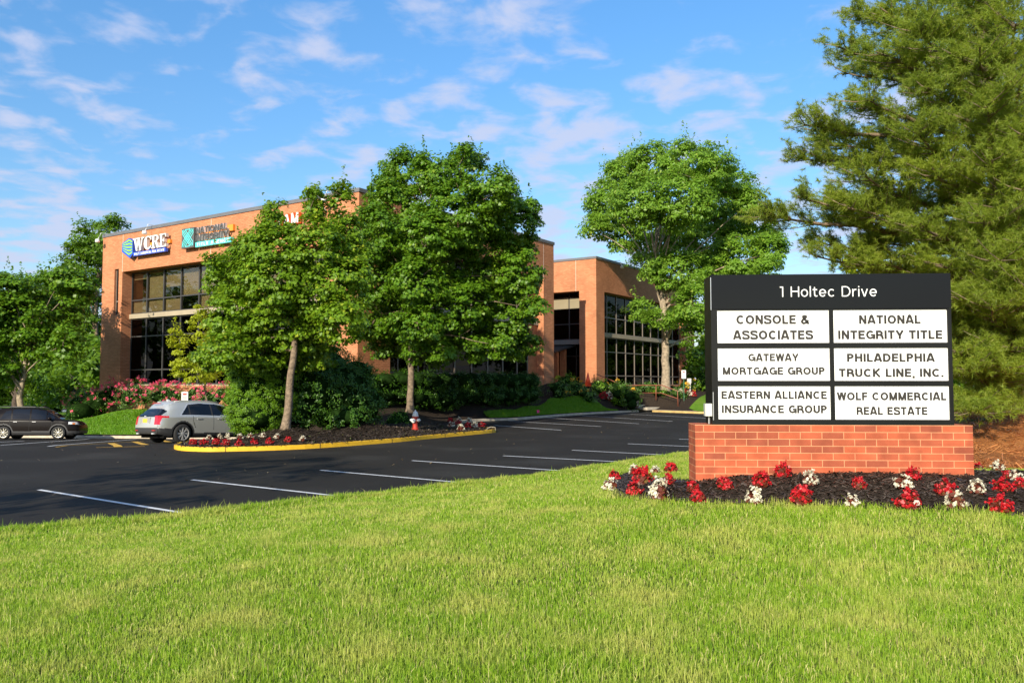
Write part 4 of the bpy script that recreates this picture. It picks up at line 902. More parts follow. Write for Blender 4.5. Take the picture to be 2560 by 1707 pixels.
tree('tall_tree', px_blobs(LB2, 76, 3, 9), (-38.0, 78, -.3), [at(245, 900, 77), at(240, 750, 77), at(250, 620, 77)], .3,
     'tall bright green tree peeking over the left end of the office roof', per=9, leafn=110, pr=.9, ls=.33, shape=OVAL, m=M_far, seed=10, twig=.1)
BGL = [((40, 960, 90, 50), 82), ((190, 960, 70, 60), 70), ((120, 880, 90, 70), 88), ((-30, 960, 90, 50), 90), ((235, 900, 40, 80), 66), ((-60, 800, 110, 130), 105), ((60, 820, 120, 130), 118), ((150, 840, 110, 110), 112), ((-20, 900, 160, 80), 98), ((180, 910, 80, 60), 92), ((110, 930, 60, 40), 84)]
labs = ['low woodland tree right behind the forked trunk', 'bright bushy tree close to the brick corner', 'woodland tree filling the gap above the pond', 'low woodland tree at the left frame edge', 'narrow bright tree touching the brick corner', 'darkest woodland tree past the left edge of the pond', 'rounded woodland tree seen between the forked trunk and the office block', 'leafy woodland tree crowding the brick corner', 'broad low tree shading the far field on the left',
        'bushy tree standing low beside the pond bank', 'small leafy tree overhanging the pond']
for k, (b, Y) in enumerate(BGL):
    c = at(b[0], b[1], Y); s = Y/FPX; rr_ = np.random.default_rng(60+k); bl = []
    for i in range(9):
        a = rr_.uniform(0, 6.28); q = rr_.uniform(.2, .75); bl.append((b[0]+b[2]*q*math.cos(a), b[1]+b[3]*q*math.sin(a), b[2]*.42, b[3]*.40))
    tree('woodland_tree', px_blobs(bl, Y, 3, k), (c[0], Y, -.4), [(c[0], Y, c[2]-b[3]*s*.5), (c[0], Y, c[2]+b[3]*s*.4)], .35, labs[k], group='woodland beyond the pond', per=4.5, leafn=90, pr=1.35, ls=.52, shape=OVAL, m=M_far, seed=70+k, twig=.01, bark=M_barkd)
# trees far behind the sign and the pine
BGR = [((1850, 850, 90, 100), 98), ((1960, 840, 90, 105), 104), ((2080, 845, 100, 110), 96), ((1790, 905, 60, 60), 92), ((1755, 900, 45, 70), 74), ((2230, 830, 90, 150), 95), ((2330, 880, 110, 110), 110), ((2440, 840, 110, 150), 100), ((2560, 850, 110, 150), 105), ((2190, 655, 60, 62), 60)]
labr = ['woodland tree hidden behind the left third of the directory sign', 'woodland tree hidden behind the middle of the directory sign', 'woodland tree hidden behind the right third of the directory sign', 'leafy tree just left of the directory sign, past the oak', 'narrow leafy tree against the end wall of the farther wing', 'woodland tree directly behind the right edge of the directory sign', 'low woodland tree glimpsed under the pine branches',
        'tall woodland tree behind the middle of the pine', 'woodland tree behind the pine at the edge of the photo', 'yellow-green tree showing between the sign top and the pine']
for k, (b, Y) in enumerate(BGR):
    c = at(b[0], b[1], Y); s = Y/FPX; rr_ = np.random.default_rng(90+k); bl = []
    for i in range(8):
        a = rr_.uniform(0, 6.28); q = rr_.uniform(.2, .7); bl.append((b[0]+b[2]*q*math.cos(a), b[1]+b[3]*q*math.sin(a), b[2]*.45, b[3]*.40))
    tree('woodland_tree', px_blobs(bl, Y, 2.5, k), (c[0], Y, .6), [(c[0], Y, c[2]-b[3]*s*.5), (c[0], Y, c[2]+b[3]*s*.3)], .28, labr[k], group='trees beyond the pine', per=3.6, leafn=60, pr=1.2, ls=.6, shape=OVAL, m=M_yel if k == 9 else M_far, seed=100+k, twig=.01, bark=M_barkd)
OFF = [((49, 53), 9.5, 15, 'woodland tree standing beyond the right edge of the photo, nearest the road'), ((57, 66), 10, 16, 'second woodland tree beyond the right edge of the photo, by the far field'), ((64, 84), 11, 17, 'woodland tree deep beyond the right edge of the photo'),
       ((-50, 46), 9, 14, 'woodland tree beyond the left edge of the photo, beside the car park'), ((-66, 58), 10, 15, 'woodland tree beyond the left edge of the photo, beside the pond')]
for k, ((x, y), rx, hh, lb) in enumerate(OFF):
    rr_ = np.random.default_rng(200+k); bl = [(x+rr_.uniform(-.6, .6)*rx*.7, y+rr_.uniform(-.6, .6)*rx*.7, 1+hh*rr_.uniform(.25, .85), rx*.42, rx*.42, hh*.22) for i in range(11)]
    tree('woodland_tree', bl, (x, y, 0), [(x, y, hh*.3), (x, y, hh*.7)], .35, lb, per=1.0, leafn=46, pr=1.6, ls=.8, shape=OVAL, m=M_far, seed=210+k, twig=.0, bark=M_barkd, group='woodland outside the photo')
# a tree outside the frame on the left whose shade falls on the corner of the car park
tree('maple_tree', [(-14.6, 1.2, 8.0, 2.2, 2.2, 1.7), (-13.2, .2, 9.0, 1.8, 1.8, 1.5), (-15.6, 2.4, 9.4, 1.6, 1.6, 1.3), (-14.2, 1.4, 10.2, 1.6, 1.6, 1.3)], (-14.8, .8, .3), [(-14.7, .9, 4), (-14.6, 1, 8)], .16,
     'maple standing outside the photo whose shade darkens the near corner of the car park', per=8, leafn=40, pr=.6, ls=.2, m=M_maple, seed=11, twig=.1)

# ---------------------------------------------------------------- the pine
def pine():
    r = np.random.default_rng(21); base = np.array([11.9, 19.6, float(strawz(11.9, 19.6))])
    root = empty('pine_tree', base, 0, label='huge long needled pine filling the right side behind the sign', cat='tree')
    mb = MB(); H = 15.5; tp = [base+np.array([.25*math.sin(i*.7), .1*i*.2, i*H/12]) for i in range(13)]
    mb.tube([tuple(p-base) for p in tp], [.34-.022*i for i in range(13)], 10)
    tips = []  # (tip point) measured in the photo, distance offset
    for (px, py, dY) in [(2140, 40, 0), (2080, 112, -.6), (2105, 180, .8), (2010, 312, -.3), (2060, 362, 1.2), (1990, 395, .5), (1995, 492, -.5), (1912, 536, 0), (2045, 608, 1.0), (2036, 640, -.6),
                         (2180, -20, .4), (2200, 20, -1.2), (2190, 130, -1.6), (2170, 250, -1.8), (2150, 430, -2.0), (2120, 520, -1.8), (2200, 660, -1.5), (2190, 600, .6),
                         (2300, 80, -3.0), (2320, 220, -3.2), (2290, 330, -3.3), (2330, 420, -3.4), (2300, 560, -3.2), (2350, 660, -3.0), (2400, 740, -3.4), (2390, 800, -2.4), (2400, 880, -3.0), (2420, 925, -3.2),
                         (2450, 120, -4.0), (2470, 260, -4.2), (2480, 400, -4.2), (2460, 540, -4.0), (2500, 650, -4.2), (2480, 760, -4.0), (2530, 860, -3.6), (2500, 915, -3.4), (2440, 1028, -3.6),
                         (2540, 60, -4), (2560, 180, -4.3), (2575, 330, -4.4), (2560, 470, -4.2), (2570, 600, -4.4), (2570, 720, -4.2), (2340, 760, -.5), (2330, 860, 0), (2350, 930, .5), (2400, 700, 1.5), (2390, -40, -2), (2250, -60, 0), (2480, -20, -3)]:
        tips.append(at(px, py, 19.6+dY)+np.array([0, 0, 0]))
    for i in range(26):                                       # limbs round the rest of the tree
        a = r.uniform(-.6, math.pi*.62); h = r.uniform(2.4, 14); L = (4.9-h*.22)*r.uniform(.75, 1.05); tips.append(base+np.array([L*math.cos(a), abs(L*math.sin(a)) if r.random() < .8 else L*math.sin(a), h]))
    TC = []; TD = []; 
    for tip in tips:
        L = np.linalg.norm((tip-base)[:2]); zr = np.clip(tip[2]-base[2]-L*r.uniform(.05, .22), .7, 15); a = base+np.array([0, 0, zr]); a[:2] += 0
        mid = (a+tip)/2+np.array([0, 0, -.04*L]); q = bezier(a, mid, tip, 9); q[1:-1] += r.normal(0, .04, (7, 3))
        mb.tube([tuple(p-base) for p in q], [.075*(1-.85*i/8)*(.6+L/6) for i in range(9)], 5, cap=False)
        main = unit((tip-a)[None])[0]; side = np.cross(main, [0, 0, 1.]); side /= np.linalg.norm(side)
        nb = int(9+L*5.0)
        for k in range(nb):
            s = r.uniform(.22, 1.0)**.8; p = q[min(8, int(s*8))]+(q[min(8, int(s*8)+1)]-q[min(8, int(s*8))])*((s*8) % 1)
            l = (.25+.95*(1-abs(s-.55)*1.1))*r.uniform(.5, 1.1)*min(1.15, L/3.6); sg_ = r.choice([-1, 1])
            e = p+main*l*r.uniform(.35, .8)+side*sg_*l*r.uniform(.35, .9)+np.array([0, 0, l*r.uniform(-.05, .42)])
            mb.tube([tuple(p-base), tuple((p+e)/2-base+np.array([0, 0, -.04])), tuple(e-base)], [.016, .011, .005], 3, cap=False)
            nt_ = int(6+l*15)
            for t in range(nt_):
                w = r.uniform(.15, 1.0); c = p+(e-p)*w+side*r.normal(0, .13)+np.array([0, 0, r.normal(.05, .09)])
                d = unit((main*.7+side*sg_*.5+np.array([r.normal(0, .45), r.normal(0, .45), .35+r.normal(0, .35)]))[None])[0]
                TC.append(c); TD.append(d)
    TC = np.array(TC); TD = np.array(TD); n = len(TC)
    mb.build('trunk', M_bark, root, smooth=True, uv=False)
    K = 40; idx = np.repeat(np.arange(n), K); k = len(idx)
    jit = r.normal(0, .95, (k, 3)); dd = unit(TD[idx]+jit); ln = r.uniform(.07, .14, k)[:, None]
    s0 = TC[idx]+TD[idx]*r.uniform(-.07, .09, k)[:, None]; e = s0+dd*ln; e[:, 2] -= .015
    sd_ = unit(np.cross(dd, r.normal(0, 1, (k, 3))))*.0050
    V = np.stack([s0-sd_, s0+sd_, e], 1).reshape(-1, 3)-base
    me = np_mesh('crown', V, [np.arange(k)[:, None]*3+np.arange(3)]); link('crown', me, M_needle, root)
    print('pine tufts', n, 'needles', k)
pine()

# ---------------------------------------------------------------- hedges and shrubs
def shrub(name, blobs, base, label, cat, m=M_hedge, per=60, leafn=14, pr=.2, ls=.06, shape=OVAL, seed=1, core=.78, group=None, flat=.8, flowers=None, up=.4, out=.9, bloom_top=.2):
    r = np.random.default_rng(seed); root = empty(name, base, 0, label=label, cat=cat, group=group); base = np.array(base, float)
    P, O = puffs_from(blobs, r, per, .84)
    V, F = spray_leaves(P, O, r, leafn, pr, ls, shape, flat=flat, up=up, out=out, jit=.45)
    link('foliage', np_mesh('foliage', V-base, [F]), m, root)
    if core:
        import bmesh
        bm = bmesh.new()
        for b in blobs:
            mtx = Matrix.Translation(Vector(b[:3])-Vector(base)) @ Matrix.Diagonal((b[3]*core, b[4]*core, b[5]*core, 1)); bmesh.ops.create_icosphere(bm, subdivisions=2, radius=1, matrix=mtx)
        me = bpy.data.meshes.new('filler_core'); bm.to_mesh(me); bm.free(); link('filler_core', me, M_core, root, smooth=True)  # solid dark filler balls, added inside the foliage to stop see-through
    if flowers:
        fm, nf, fs, name_f = flowers; sel = P[(P[:, 2] > np.quantile(P[:, 2], bloom_top))]; Os = O[(P[:, 2] > np.quantile(P[:, 2], bloom_top))]
        j = r.integers(0, len(sel), nf); c = sel[j]+Os[j]*pr*.8+r.normal(0, .04, (nf, 3)); idx = np.repeat(np.arange(nf), 9)
        cc = c[idx]+r.normal(0, fs*.55, (len(idx), 3)); V, F = leaves(cc, Os[j][idx]+np.array([0, 0, .3]), fs, PETAL, r, jit=.6)
        link(name_f, np_mesh(name_f, V-base, [F]), fm, root)
    return root
def pxb(L):  # (px, py, rx px, ry px, depth[, depth radius m])
    o = []
    for b in L:
        c = at(b[0], b[1], b[4]); s = b[4]/FPX; o.append((c[0], c[1], c[2], b[2]*s, b[5] if len(b) > 5 else b[2]*s, b[3]*s))
    return o
shrub('evergreen_hedge', pxb([(632, 985, 62, 98, 30.3, 1.1), (650, 922, 58, 62, 30.5, 1.1), (612, 1015, 46, 72, 30.0, .9), (680, 1000, 60, 85, 30.7, 1.1), (640, 1036, 66, 50, 29.9, 1.0), (700, 930, 50, 60, 31.0, 1.1), (604, 940, 30, 50, 30.2, .8)]), on(bedz, -9.4, 30.6),
      'rounded light green clipped evergreen beside the silver car', 'hedge', m=M_yew, per=230, leafn=48, pr=.15, ls=.062, seed=31)
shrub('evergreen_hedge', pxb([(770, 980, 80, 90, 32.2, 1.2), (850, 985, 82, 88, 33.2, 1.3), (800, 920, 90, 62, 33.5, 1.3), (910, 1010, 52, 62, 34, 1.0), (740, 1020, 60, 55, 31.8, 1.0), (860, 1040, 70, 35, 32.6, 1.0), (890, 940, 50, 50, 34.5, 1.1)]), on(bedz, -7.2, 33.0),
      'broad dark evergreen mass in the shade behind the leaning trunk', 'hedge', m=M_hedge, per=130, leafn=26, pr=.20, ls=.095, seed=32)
shrub('small_shrub', pxb([(1000, 1048, 30, 26, 37.8, .5), (985, 1056, 26, 20, 37.4, .45), (1022, 1060, 18, 14, 37.4, .35), (960, 1070, 22, 9, 36.8, .4), (935, 1072, 20, 7, 36.6, .3)]), on(bedz, -5.3, 37.8),
      'small leafy green shrub just left of the fire hydrant', 'shrub', m=M_yew, per=90, leafn=12, pr=.16, ls=.085, seed=33)
HB = []
p0, p1 = np.array([-9.2, 40.6]), np.array([.9, 53.6])
for k in range(15):
    t = k/14; q = p0+(p1-p0)*t; zt = 2.86 if t > .25 else 2.75; zb = float(bedz(q[0], q[1])); zc = (zt+zb)/2; HB.append((q[0], q[1], zc, .95, .95, (zt-zb)/2+.05))
    HB.append((q[0]+.3, q[1]-.35, zb+(zt-zb)*.72, .8, .8, (zt-zb)*.30)); HB.append((q[0]+.25, q[1]-.3, zb+(zt-zb)*.28, .8, .8, (zt-zb)*.32))
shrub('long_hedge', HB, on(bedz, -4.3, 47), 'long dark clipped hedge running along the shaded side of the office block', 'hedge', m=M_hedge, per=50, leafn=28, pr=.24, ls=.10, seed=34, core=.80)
RB = [((215, 1000, 50, 34, 57), 'rose bush with red blooms at the far left, in the shade of the brick corner', .3), ((275, 985, 40, 38, 56), 'rose bush with pink blooms right under the narrow slit window', .9),
      ((340, 985, 48, 40, 50), 'rose bush covered in bright pink blooms behind the tail of the silver car', 1.), ((415, 985, 50, 32, 49), 'rose bush with salmon pink blooms behind the white parking sign', 1.), ((490, 985, 50, 32, 47.5), 'rose bush with pink blooms above the silver car roof', 1.), ((555, 990, 48, 36, 46.5), 'rose bush with pale pink blooms next to the clipped evergreen', 1.)]
for k, (b, lb, f) in enumerate(RB):
    L = [(b[0]-b[2]*.4, b[1]+b[3]*.2, b[2]*.62, b[3]*.8, b[4], .9), (b[0]+b[2]*.4, b[1]+b[3]*.15, b[2]*.62, b[3]*.85, b[4]+.4, .9), (b[0], b[1]-b[3]*.15, b[2]*.6, b[3]*.75, b[4]+.5, .9)]
    c = at(b[0], b[1], b[4]); shrub('rose_bush', pxb(L), (c[0], b[4], float(bedz(c[0], b[4]))), lb, 'rose bush', m=M_shrub, per=55, leafn=22, pr=.28, ls=.10, seed=40+k, core=.55, flowers=(M_rose, int(70+190*f), .048, 'blossoms'), bloom_top=.25, group='rose bushes along the brick wall')
ES = [((1418, 952, 32, 20, 62), 'low green shrub at the foot of the entrance pier'), ((1395, 968, 28, 22, 58.5), 'rounded bright shrub next to the end of the long hedge'), ((1440, 972, 34, 20, 60), 'shrub with yellow blooms left of the traffic cone'),
      ((1500, 965, 30, 20, 63), 'clipped shrub right of the traffic cone'), ((1545, 972, 36, 22, 63.5), 'clipped shrub left of the handrail bend'), ((1580, 992, 26, 20, 61), 'pale leaved shrub at the lower left of the steps'), ((1555, 985, 32, 20, 62), 'clipped shrub above the red and white flowers'), ((1620, 968, 40, 14, 66), 'low clipped shrub under the oak trunk'),
      ((1680, 975, 40, 16, 67), 'low clipped shrub right of the oak trunk'), ((1655, 983, 30, 13, 64.5), 'small clipped shrub above the top step'), ((1700, 990, 26, 14, 64), 'small clipped shrub beside the lower handrail post'), ((1716, 966, 22, 16, 69), 'light green shrub behind the parking sign'), ((1762, 950, 28, 32, 71), 'dark shrub against the end wall'), ((1470, 985, 26, 14, 60), 'low shrub above the shaded lawn')]
for k, (b, lb) in enumerate(ES):
    L = [(b[0]-b[2]*.35, b[1], b[2]*.6, b[3]*.85, b[4]), (b[0]+b[2]*.35, b[1], b[2]*.6, b[3]*.85, b[4]+.3), (b[0], b[1]-b[3]*.2, b[2]*.55, b[3]*.75, b[4]+.2)]
    c = at(b[0], b[1], b[4]); L3 = pxb(L); zg = float(bedz(c[0], b[4])); L3 = L3+[(c[0], b[4]+.2, (c[2]+zg)/2, b[2]*b[4]/FPX*.75, .6, max(.2, (c[2]-zg)/2+.15))]
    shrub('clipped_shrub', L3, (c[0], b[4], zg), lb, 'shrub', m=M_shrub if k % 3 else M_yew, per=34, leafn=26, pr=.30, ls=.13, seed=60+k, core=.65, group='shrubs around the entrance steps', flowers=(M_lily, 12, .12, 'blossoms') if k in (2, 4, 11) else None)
shrub('leafy_shrub', pxb([(240, 1010, 40, 40, 56, 1.2), (200, 1030, 40, 30, 55, 1.2)]), on(bedz, -28.5, 55), 'dark leafy shrub between the lawn and the brick corner', 'shrub', m=M_hedge, per=20, leafn=18, pr=.35, ls=.14, seed=80, flowers=(M_rose, 30, .07, 'blossoms'))
shrub('waterside_shrub', pxb([(125, 1022, 24, 9, 70, 1.2), (140, 1026, 20, 8, 69, 1.)]), (-39.5, 69.5, -.5), 'low bright shrub on the pond bank behind the black car', 'shrub', m=M_shrub, per=8, leafn=20, pr=.4, ls=.2, seed=81, core=.6)
# ---------------------------------------------------------------- begonias
def make_begonia(kind, seed, rad, hgt):
    """two meshes: bronze leaves, blossoms"""
    r = np.random.default_rng(seed)
    n = 230; u = ball(r, n); u[:, 2] = np.abs(u[:, 2]); q = r.uniform(.35, 1, n)[:, None]
    C = u*q*np.array([rad, rad*.9, hgt*.85]); C[:, 2] += .015
    V, F = leaves(C, u+np.array([0, 0, .4]), .062, PETAL, r, jit=.5); lf = np_mesh('leaves', V, [F])
    nc = 36 if kind == 'red' else 28; u = ball(r, nc*2); u = u[u[:, 2] > -.15][:nc]; nc = len(u)
    c = u*np.array([rad, rad*.9, hgt])*r.uniform(.75, 1.08, nc)[:, None]; c[:, 2] = np.maximum(c[:, 2], .03)+.02
    idx = np.repeat(np.arange(nc), 11); cc = c[idx]+r.normal(0, .014, (len(idx), 3)); V, F = leaves(cc, u[idx]+r.normal(0, .3, (len(idx), 3)), .034, PETAL, r, jit=.5)
    return lf, np_mesh('blossoms', V, [F])
BEG = {k: [make_begonia(k, 300+i+(50 if k == 'white' else 0), .13, .20) for i in range(4)] for k in ('red', 'white')}
def begonia(kind, pos, width, label, group, rnd, sq=1.0):
    lf, bl = BEG[kind][rnd.randrange(4)]; s = width/.35
    o = empty('begonia', pos, rnd.uniform(0, 6.28), label=label, cat='begonia', group=group); o.scale = (s, s, s*sq)
    link('leaves', lf, M_begleaf, o); link('blossoms', bl, M_begred if kind == 'red' else M_begwhite, o)
rnd = random.Random(5)
# around the brick sign: (kind, px, py of the foot, width in px) measured in the photo
SB = [('red', 1537, 1203, 38, 'red begonia at the leftmost rim of the sign bed, above a white one'), ('white', 1526, 1232, 50, 'leftmost white begonia of the sign bed'), ('white', 1585, 1190, 34, 'small white begonia at the back of the dense left cluster'),
      ('red', 1605, 1214, 64, 'broad red begonia in the heart of the dense left cluster'), ('red', 1586, 1240, 48, 'dark red begonia at the front of the dense left cluster'), ('white', 1637, 1188, 36, 'white begonia between two reds behind the left cluster'), ('red', 1678, 1178, 46, 'red begonia nearest the back left corner of the brick base'),
      ('white', 1647, 1250, 68, 'large white begonia at the front of the dense left cluster'), ('red', 1669, 1214, 44, 'red begonia just behind the large white one'), ('red', 1731, 1232, 42, 'red begonia in front of the left corner of the brick base'), ('red', 1745, 1260, 50, 'low spreading red begonia on the grass edge, left of centre'),
      ('red', 1812, 1228, 50, 'lone red begonia under the left third of the brick base'), ('red', 1903, 1220, 56, 'upper red begonia directly above a bronze and white one'), ('white', 1886, 1262, 52, 'tall white begonia with much bronze foliage below a red one'), ('red', 1957, 1197, 54, 'red begonia touching the brick base left of its middle'),
      ('white', 2026, 1218, 52, 'white begonia close behind the widest red one'), ('red', 2004, 1264, 72, 'widest red begonia on the grass edge at the middle'), ('red', 2147, 1226, 42, 'smallest sparse red begonia, alone below the middle of the sign'), ('white', 2130, 1270, 46, 'white begonia alone on the grass edge, right of the middle'),
      ('red', 2283, 1202, 50, 'red begonia touching the brick base near its right end'), ('white', 2258, 1226, 60, 'white begonia between two reds near the right end of the base'), ('red', 2270, 1274, 74, 'large red begonia on the grass edge below a white one'), ('red', 2364, 1240, 56, 'upright red begonia below the right corner of the black cabinet'),
      ('white', 2391, 1276, 62, 'white begonia on the grass edge near the right corner'), ('white', 2443, 1238, 52, 'bronze leaved white begonia off the right corner of the brick base'), ('red', 2445, 1172, 38, 'red begonia behind the right corner of the brick base'), ('white', 2496, 1178, 46, 'white begonia at the back right rim of the bed'),
      ('red', 2508, 1233, 58, 'red begonia at the right side of the bed below mixed blooms'), ('red', 2519, 1200, 34, 'small red begonia wedged between two white ones at the right rim'), ('red', 2502, 1286, 68, 'red begonia at the lower right corner of the bed'), ('white', 2540, 1205, 44, 'white begonia at the right rim next to a small red one'), ('red', 2552, 1222, 40, 'red begonia cut by the right edge of the photo')]
for kd, px, py, w, lb in SB:
    p = hit(px, py-3, sbedz if py < 1290 else lawnz); z = float(sbedz(p[0], p[1])) if in_poly(SBED, np.array([p[0]]), np.array([p[1]]))[0] else float(lawnz(p[0], p[1]))
    begonia(kd, (p[0], p[1], z), w*p[1]/FPX*1.02, lb, 'begonias around the brick sign', rnd, rnd.uniform(.95, 1.2))
ordn = ['first', 'second', 'third', 'fourth', 'fifth', 'sixth', 'seventh', 'eighth', 'ninth', 'tenth', 'eleventh']
for k, px in enumerate([483, 510, 540, 564, 598, 636, 674, 720]):
    p = hit(px, [1112, 1112, 1112, 1114, 1115, 1111, 1110, 1106][k], bedz); begonia('red', p, .34, f'{ordn[k]} red begonia from the left tip of the yellow kerb', 'begonias along the yellow kerb', rnd)
for k, px in enumerate([522, 550, 569, 600, 627, 657, 692, 757]):
    p = hit(px, [1098, 1097, 1095, 1098, 1095, 1094, 1097, 1103][k], bedz); begonia('white', p, .30, f'{ordn[k]} white begonia from the left tip of the yellow kerb', 'begonias along the yellow kerb', rnd)
for kd, px, py, lb in [('red', 1126, 1056, 'red begonia nearest the hydrant in the small clump at the end of the yellow kerb'), ('white', 1128, 1067, 'white begonia below the red one nearest the hydrant'), ('white', 1147, 1056, 'white begonia at the back of the small clump past the hydrant'), ('red', 1146, 1062, 'dark red begonia between two whites past the hydrant'),
                      ('white', 1172, 1058, 'white begonia in the middle back of the clump past the hydrant'), ('white', 1152, 1076, 'white begonia at the front of the clump past the hydrant'), ('red', 1170, 1070, 'red begonia in the middle front of the clump past the hydrant'), ('white', 1186, 1070, 'white begonia between the two last reds past the hydrant'), ('red', 1204, 1068, 'last red begonia before the end of the yellow kerb')]:
    p = hit(px, py, bedz); begonia(kd, p, .42, lb, 'begonias at the end of the yellow kerb', rnd)
for kd, px, py, lb in [('red', 1509, 998, 'first red begonia of the row below the clipped shrubs'), ('white', 1524, 1000, 'first white begonia of the row below the clipped shrubs'), ('red', 1541, 1004, 'middle red begonia of the row below the clipped shrubs'), ('white', 1555, 1008, 'middle white begonia of the row below the clipped shrubs'), ('red', 1572, 1013, 'last red begonia of the row below the clipped shrubs'), ('white', 1586, 1018, 'last white begonia of the row, next to the steps')]:
    p = hit(px, py, bedz); begonia(kd, p, .95, lb, 'begonias beside the entrance steps', rnd)
for kd, px, py, lb in [('white', 1703, 989, 'white begonia just left of the parking sign post'), ('red', 1717, 986, 'red begonia just right of the parking sign post'), ('white', 1724, 990, 'white begonia right of the parking sign post'), ('red', 1731, 991, 'rightmost red begonia by the parking sign post')]:
    p = hit(px, py, bedz); begonia(kd, p, .8, lb, 'begonias behind the parking sign', rnd)

# ---------------------------------------------------------------- cars
def crv(tab, x):
    X = [t[0] for t in tab]; Y = [t[1] for t in tab]; x = np.asarray(x, float)
    i = np.clip(np.searchsorted(X, x)-1, 0, len(X)-2); X = np.array(X); Y = np.array(Y); t = np.clip((x-X[i])/(X[i+1]-X[i]), 0, 1)
    g = np.gradient(Y, X); h = X[i+1]-X[i]
    return (2*t**3-3*t**2+1)*Y[i]+(t**3-2*t*t+t)*h*g[i]*.7+(-2*t**3+3*t*t)*Y[i+1]+(t**3-t*t)*h*g[i+1]*.7
def poly_in(P, a, b): return in_poly(P, np.asarray(a, float), np.asarray(b, float))
M_tyre = mat('tyre_rubber', (.018, .018, .018), .85, noise=.2, nscale=12); M_chrome = mat('chrome', (.75, .75, .74), .30, metal=.55); M_rim = mat('alloy_rim', (.55, .55, .56), .22, metal=.9)
M_dkrim = mat('dark_rim', (.02, .02, .02), .35); M_carglass = mat('car_glass', (.006, .007, .009), .03, spec=.5, coat=.0); M_cladding = mat('dark_cladding', (.035, .035, .036), .55); M_seam = mat('panel_gap', (.008, .008, .008), .8)
M_tail = mat('tail_lamp_red', (.55, .008, .015), .12, coat=1); M_under = mat('underbody', (.006, .006, .006), .95, spec=.1); M_plate = mat('yellow_plate', (.80, .50, .05), .5); M_amber = mat('amber_lamp', (.7, .22, .03), .2, coat=1); M_lampc = mat('clear_lamp', (.6, .62, .62), .08, coat=1)
def wheel(parent, x, y, r, w, side, spokes, m_sp, style=0):
    o = MB(); s = side
    o.lathe([(r*.70, -w/2), (r*.93, -w/2), (r, -w*.36), (r, w*.36), (r*.93, w/2), (r*.70, w/2), (r*.70, -w/2)], (0, 0, 0), 36, axis='y', cap=False)
    t = o.build('wheel', M_tyre, parent, smooth=True, uv=False); t.location = (x, y, r)
    d = MB(); d.lathe([(.02, 0), (r*.70, 0), (r*.74, w*.42*s), (r*.70, w*.45*s), (r*.66, w*.40*s), (r*.64, w*.2*s), (.02, w*.16*s)], (0, 0, 0), 36, axis='y'); d.build('rim', m_sp if False else M_dkrim, t, smooth=True, uv=False)
    e = MB(); e.lathe([(.02, w*.2*s), (r*.17, w*.2*s), (r*.15, w*.42*s), (.02, w*.44*s)], (0, 0, 0), 16, axis='y')
    e.lathe([(r*.66, w*.3*s), (r*.73, w*.3*s), (r*.73, w*.47*s), (r*.66, w*.45*s), (r*.66, w*.3*s)], (0, 0, 0), 40, axis='y', cap=False)
    for k in range(spokes):
        a0 = 2*math.pi*k/spokes
        for da, wd in (((-.11, .034), (.11, .034)) if style == 0 else ((-.30, .05), (.30, .05))):
            a1 = a0+da; c0 = np.array([math.cos(a0+da*.35), math.sin(a0+da*.35)])*r*.12; c1 = np.array([math.cos(a1), math.sin(a1)])*r*.70; n = np.array([-math.sin(a1), math.cos(a1)])
            p = [c0-n*r*wd*.7, c1-n*r*wd, c1+n*r*wd, c0+n*r*wd*.7]; e.prism([(q[0], w*.30*s, q[1]) for q in p], (0, w*.12*s, 0))
    e.build('spokes', m_sp, t, uv=False)
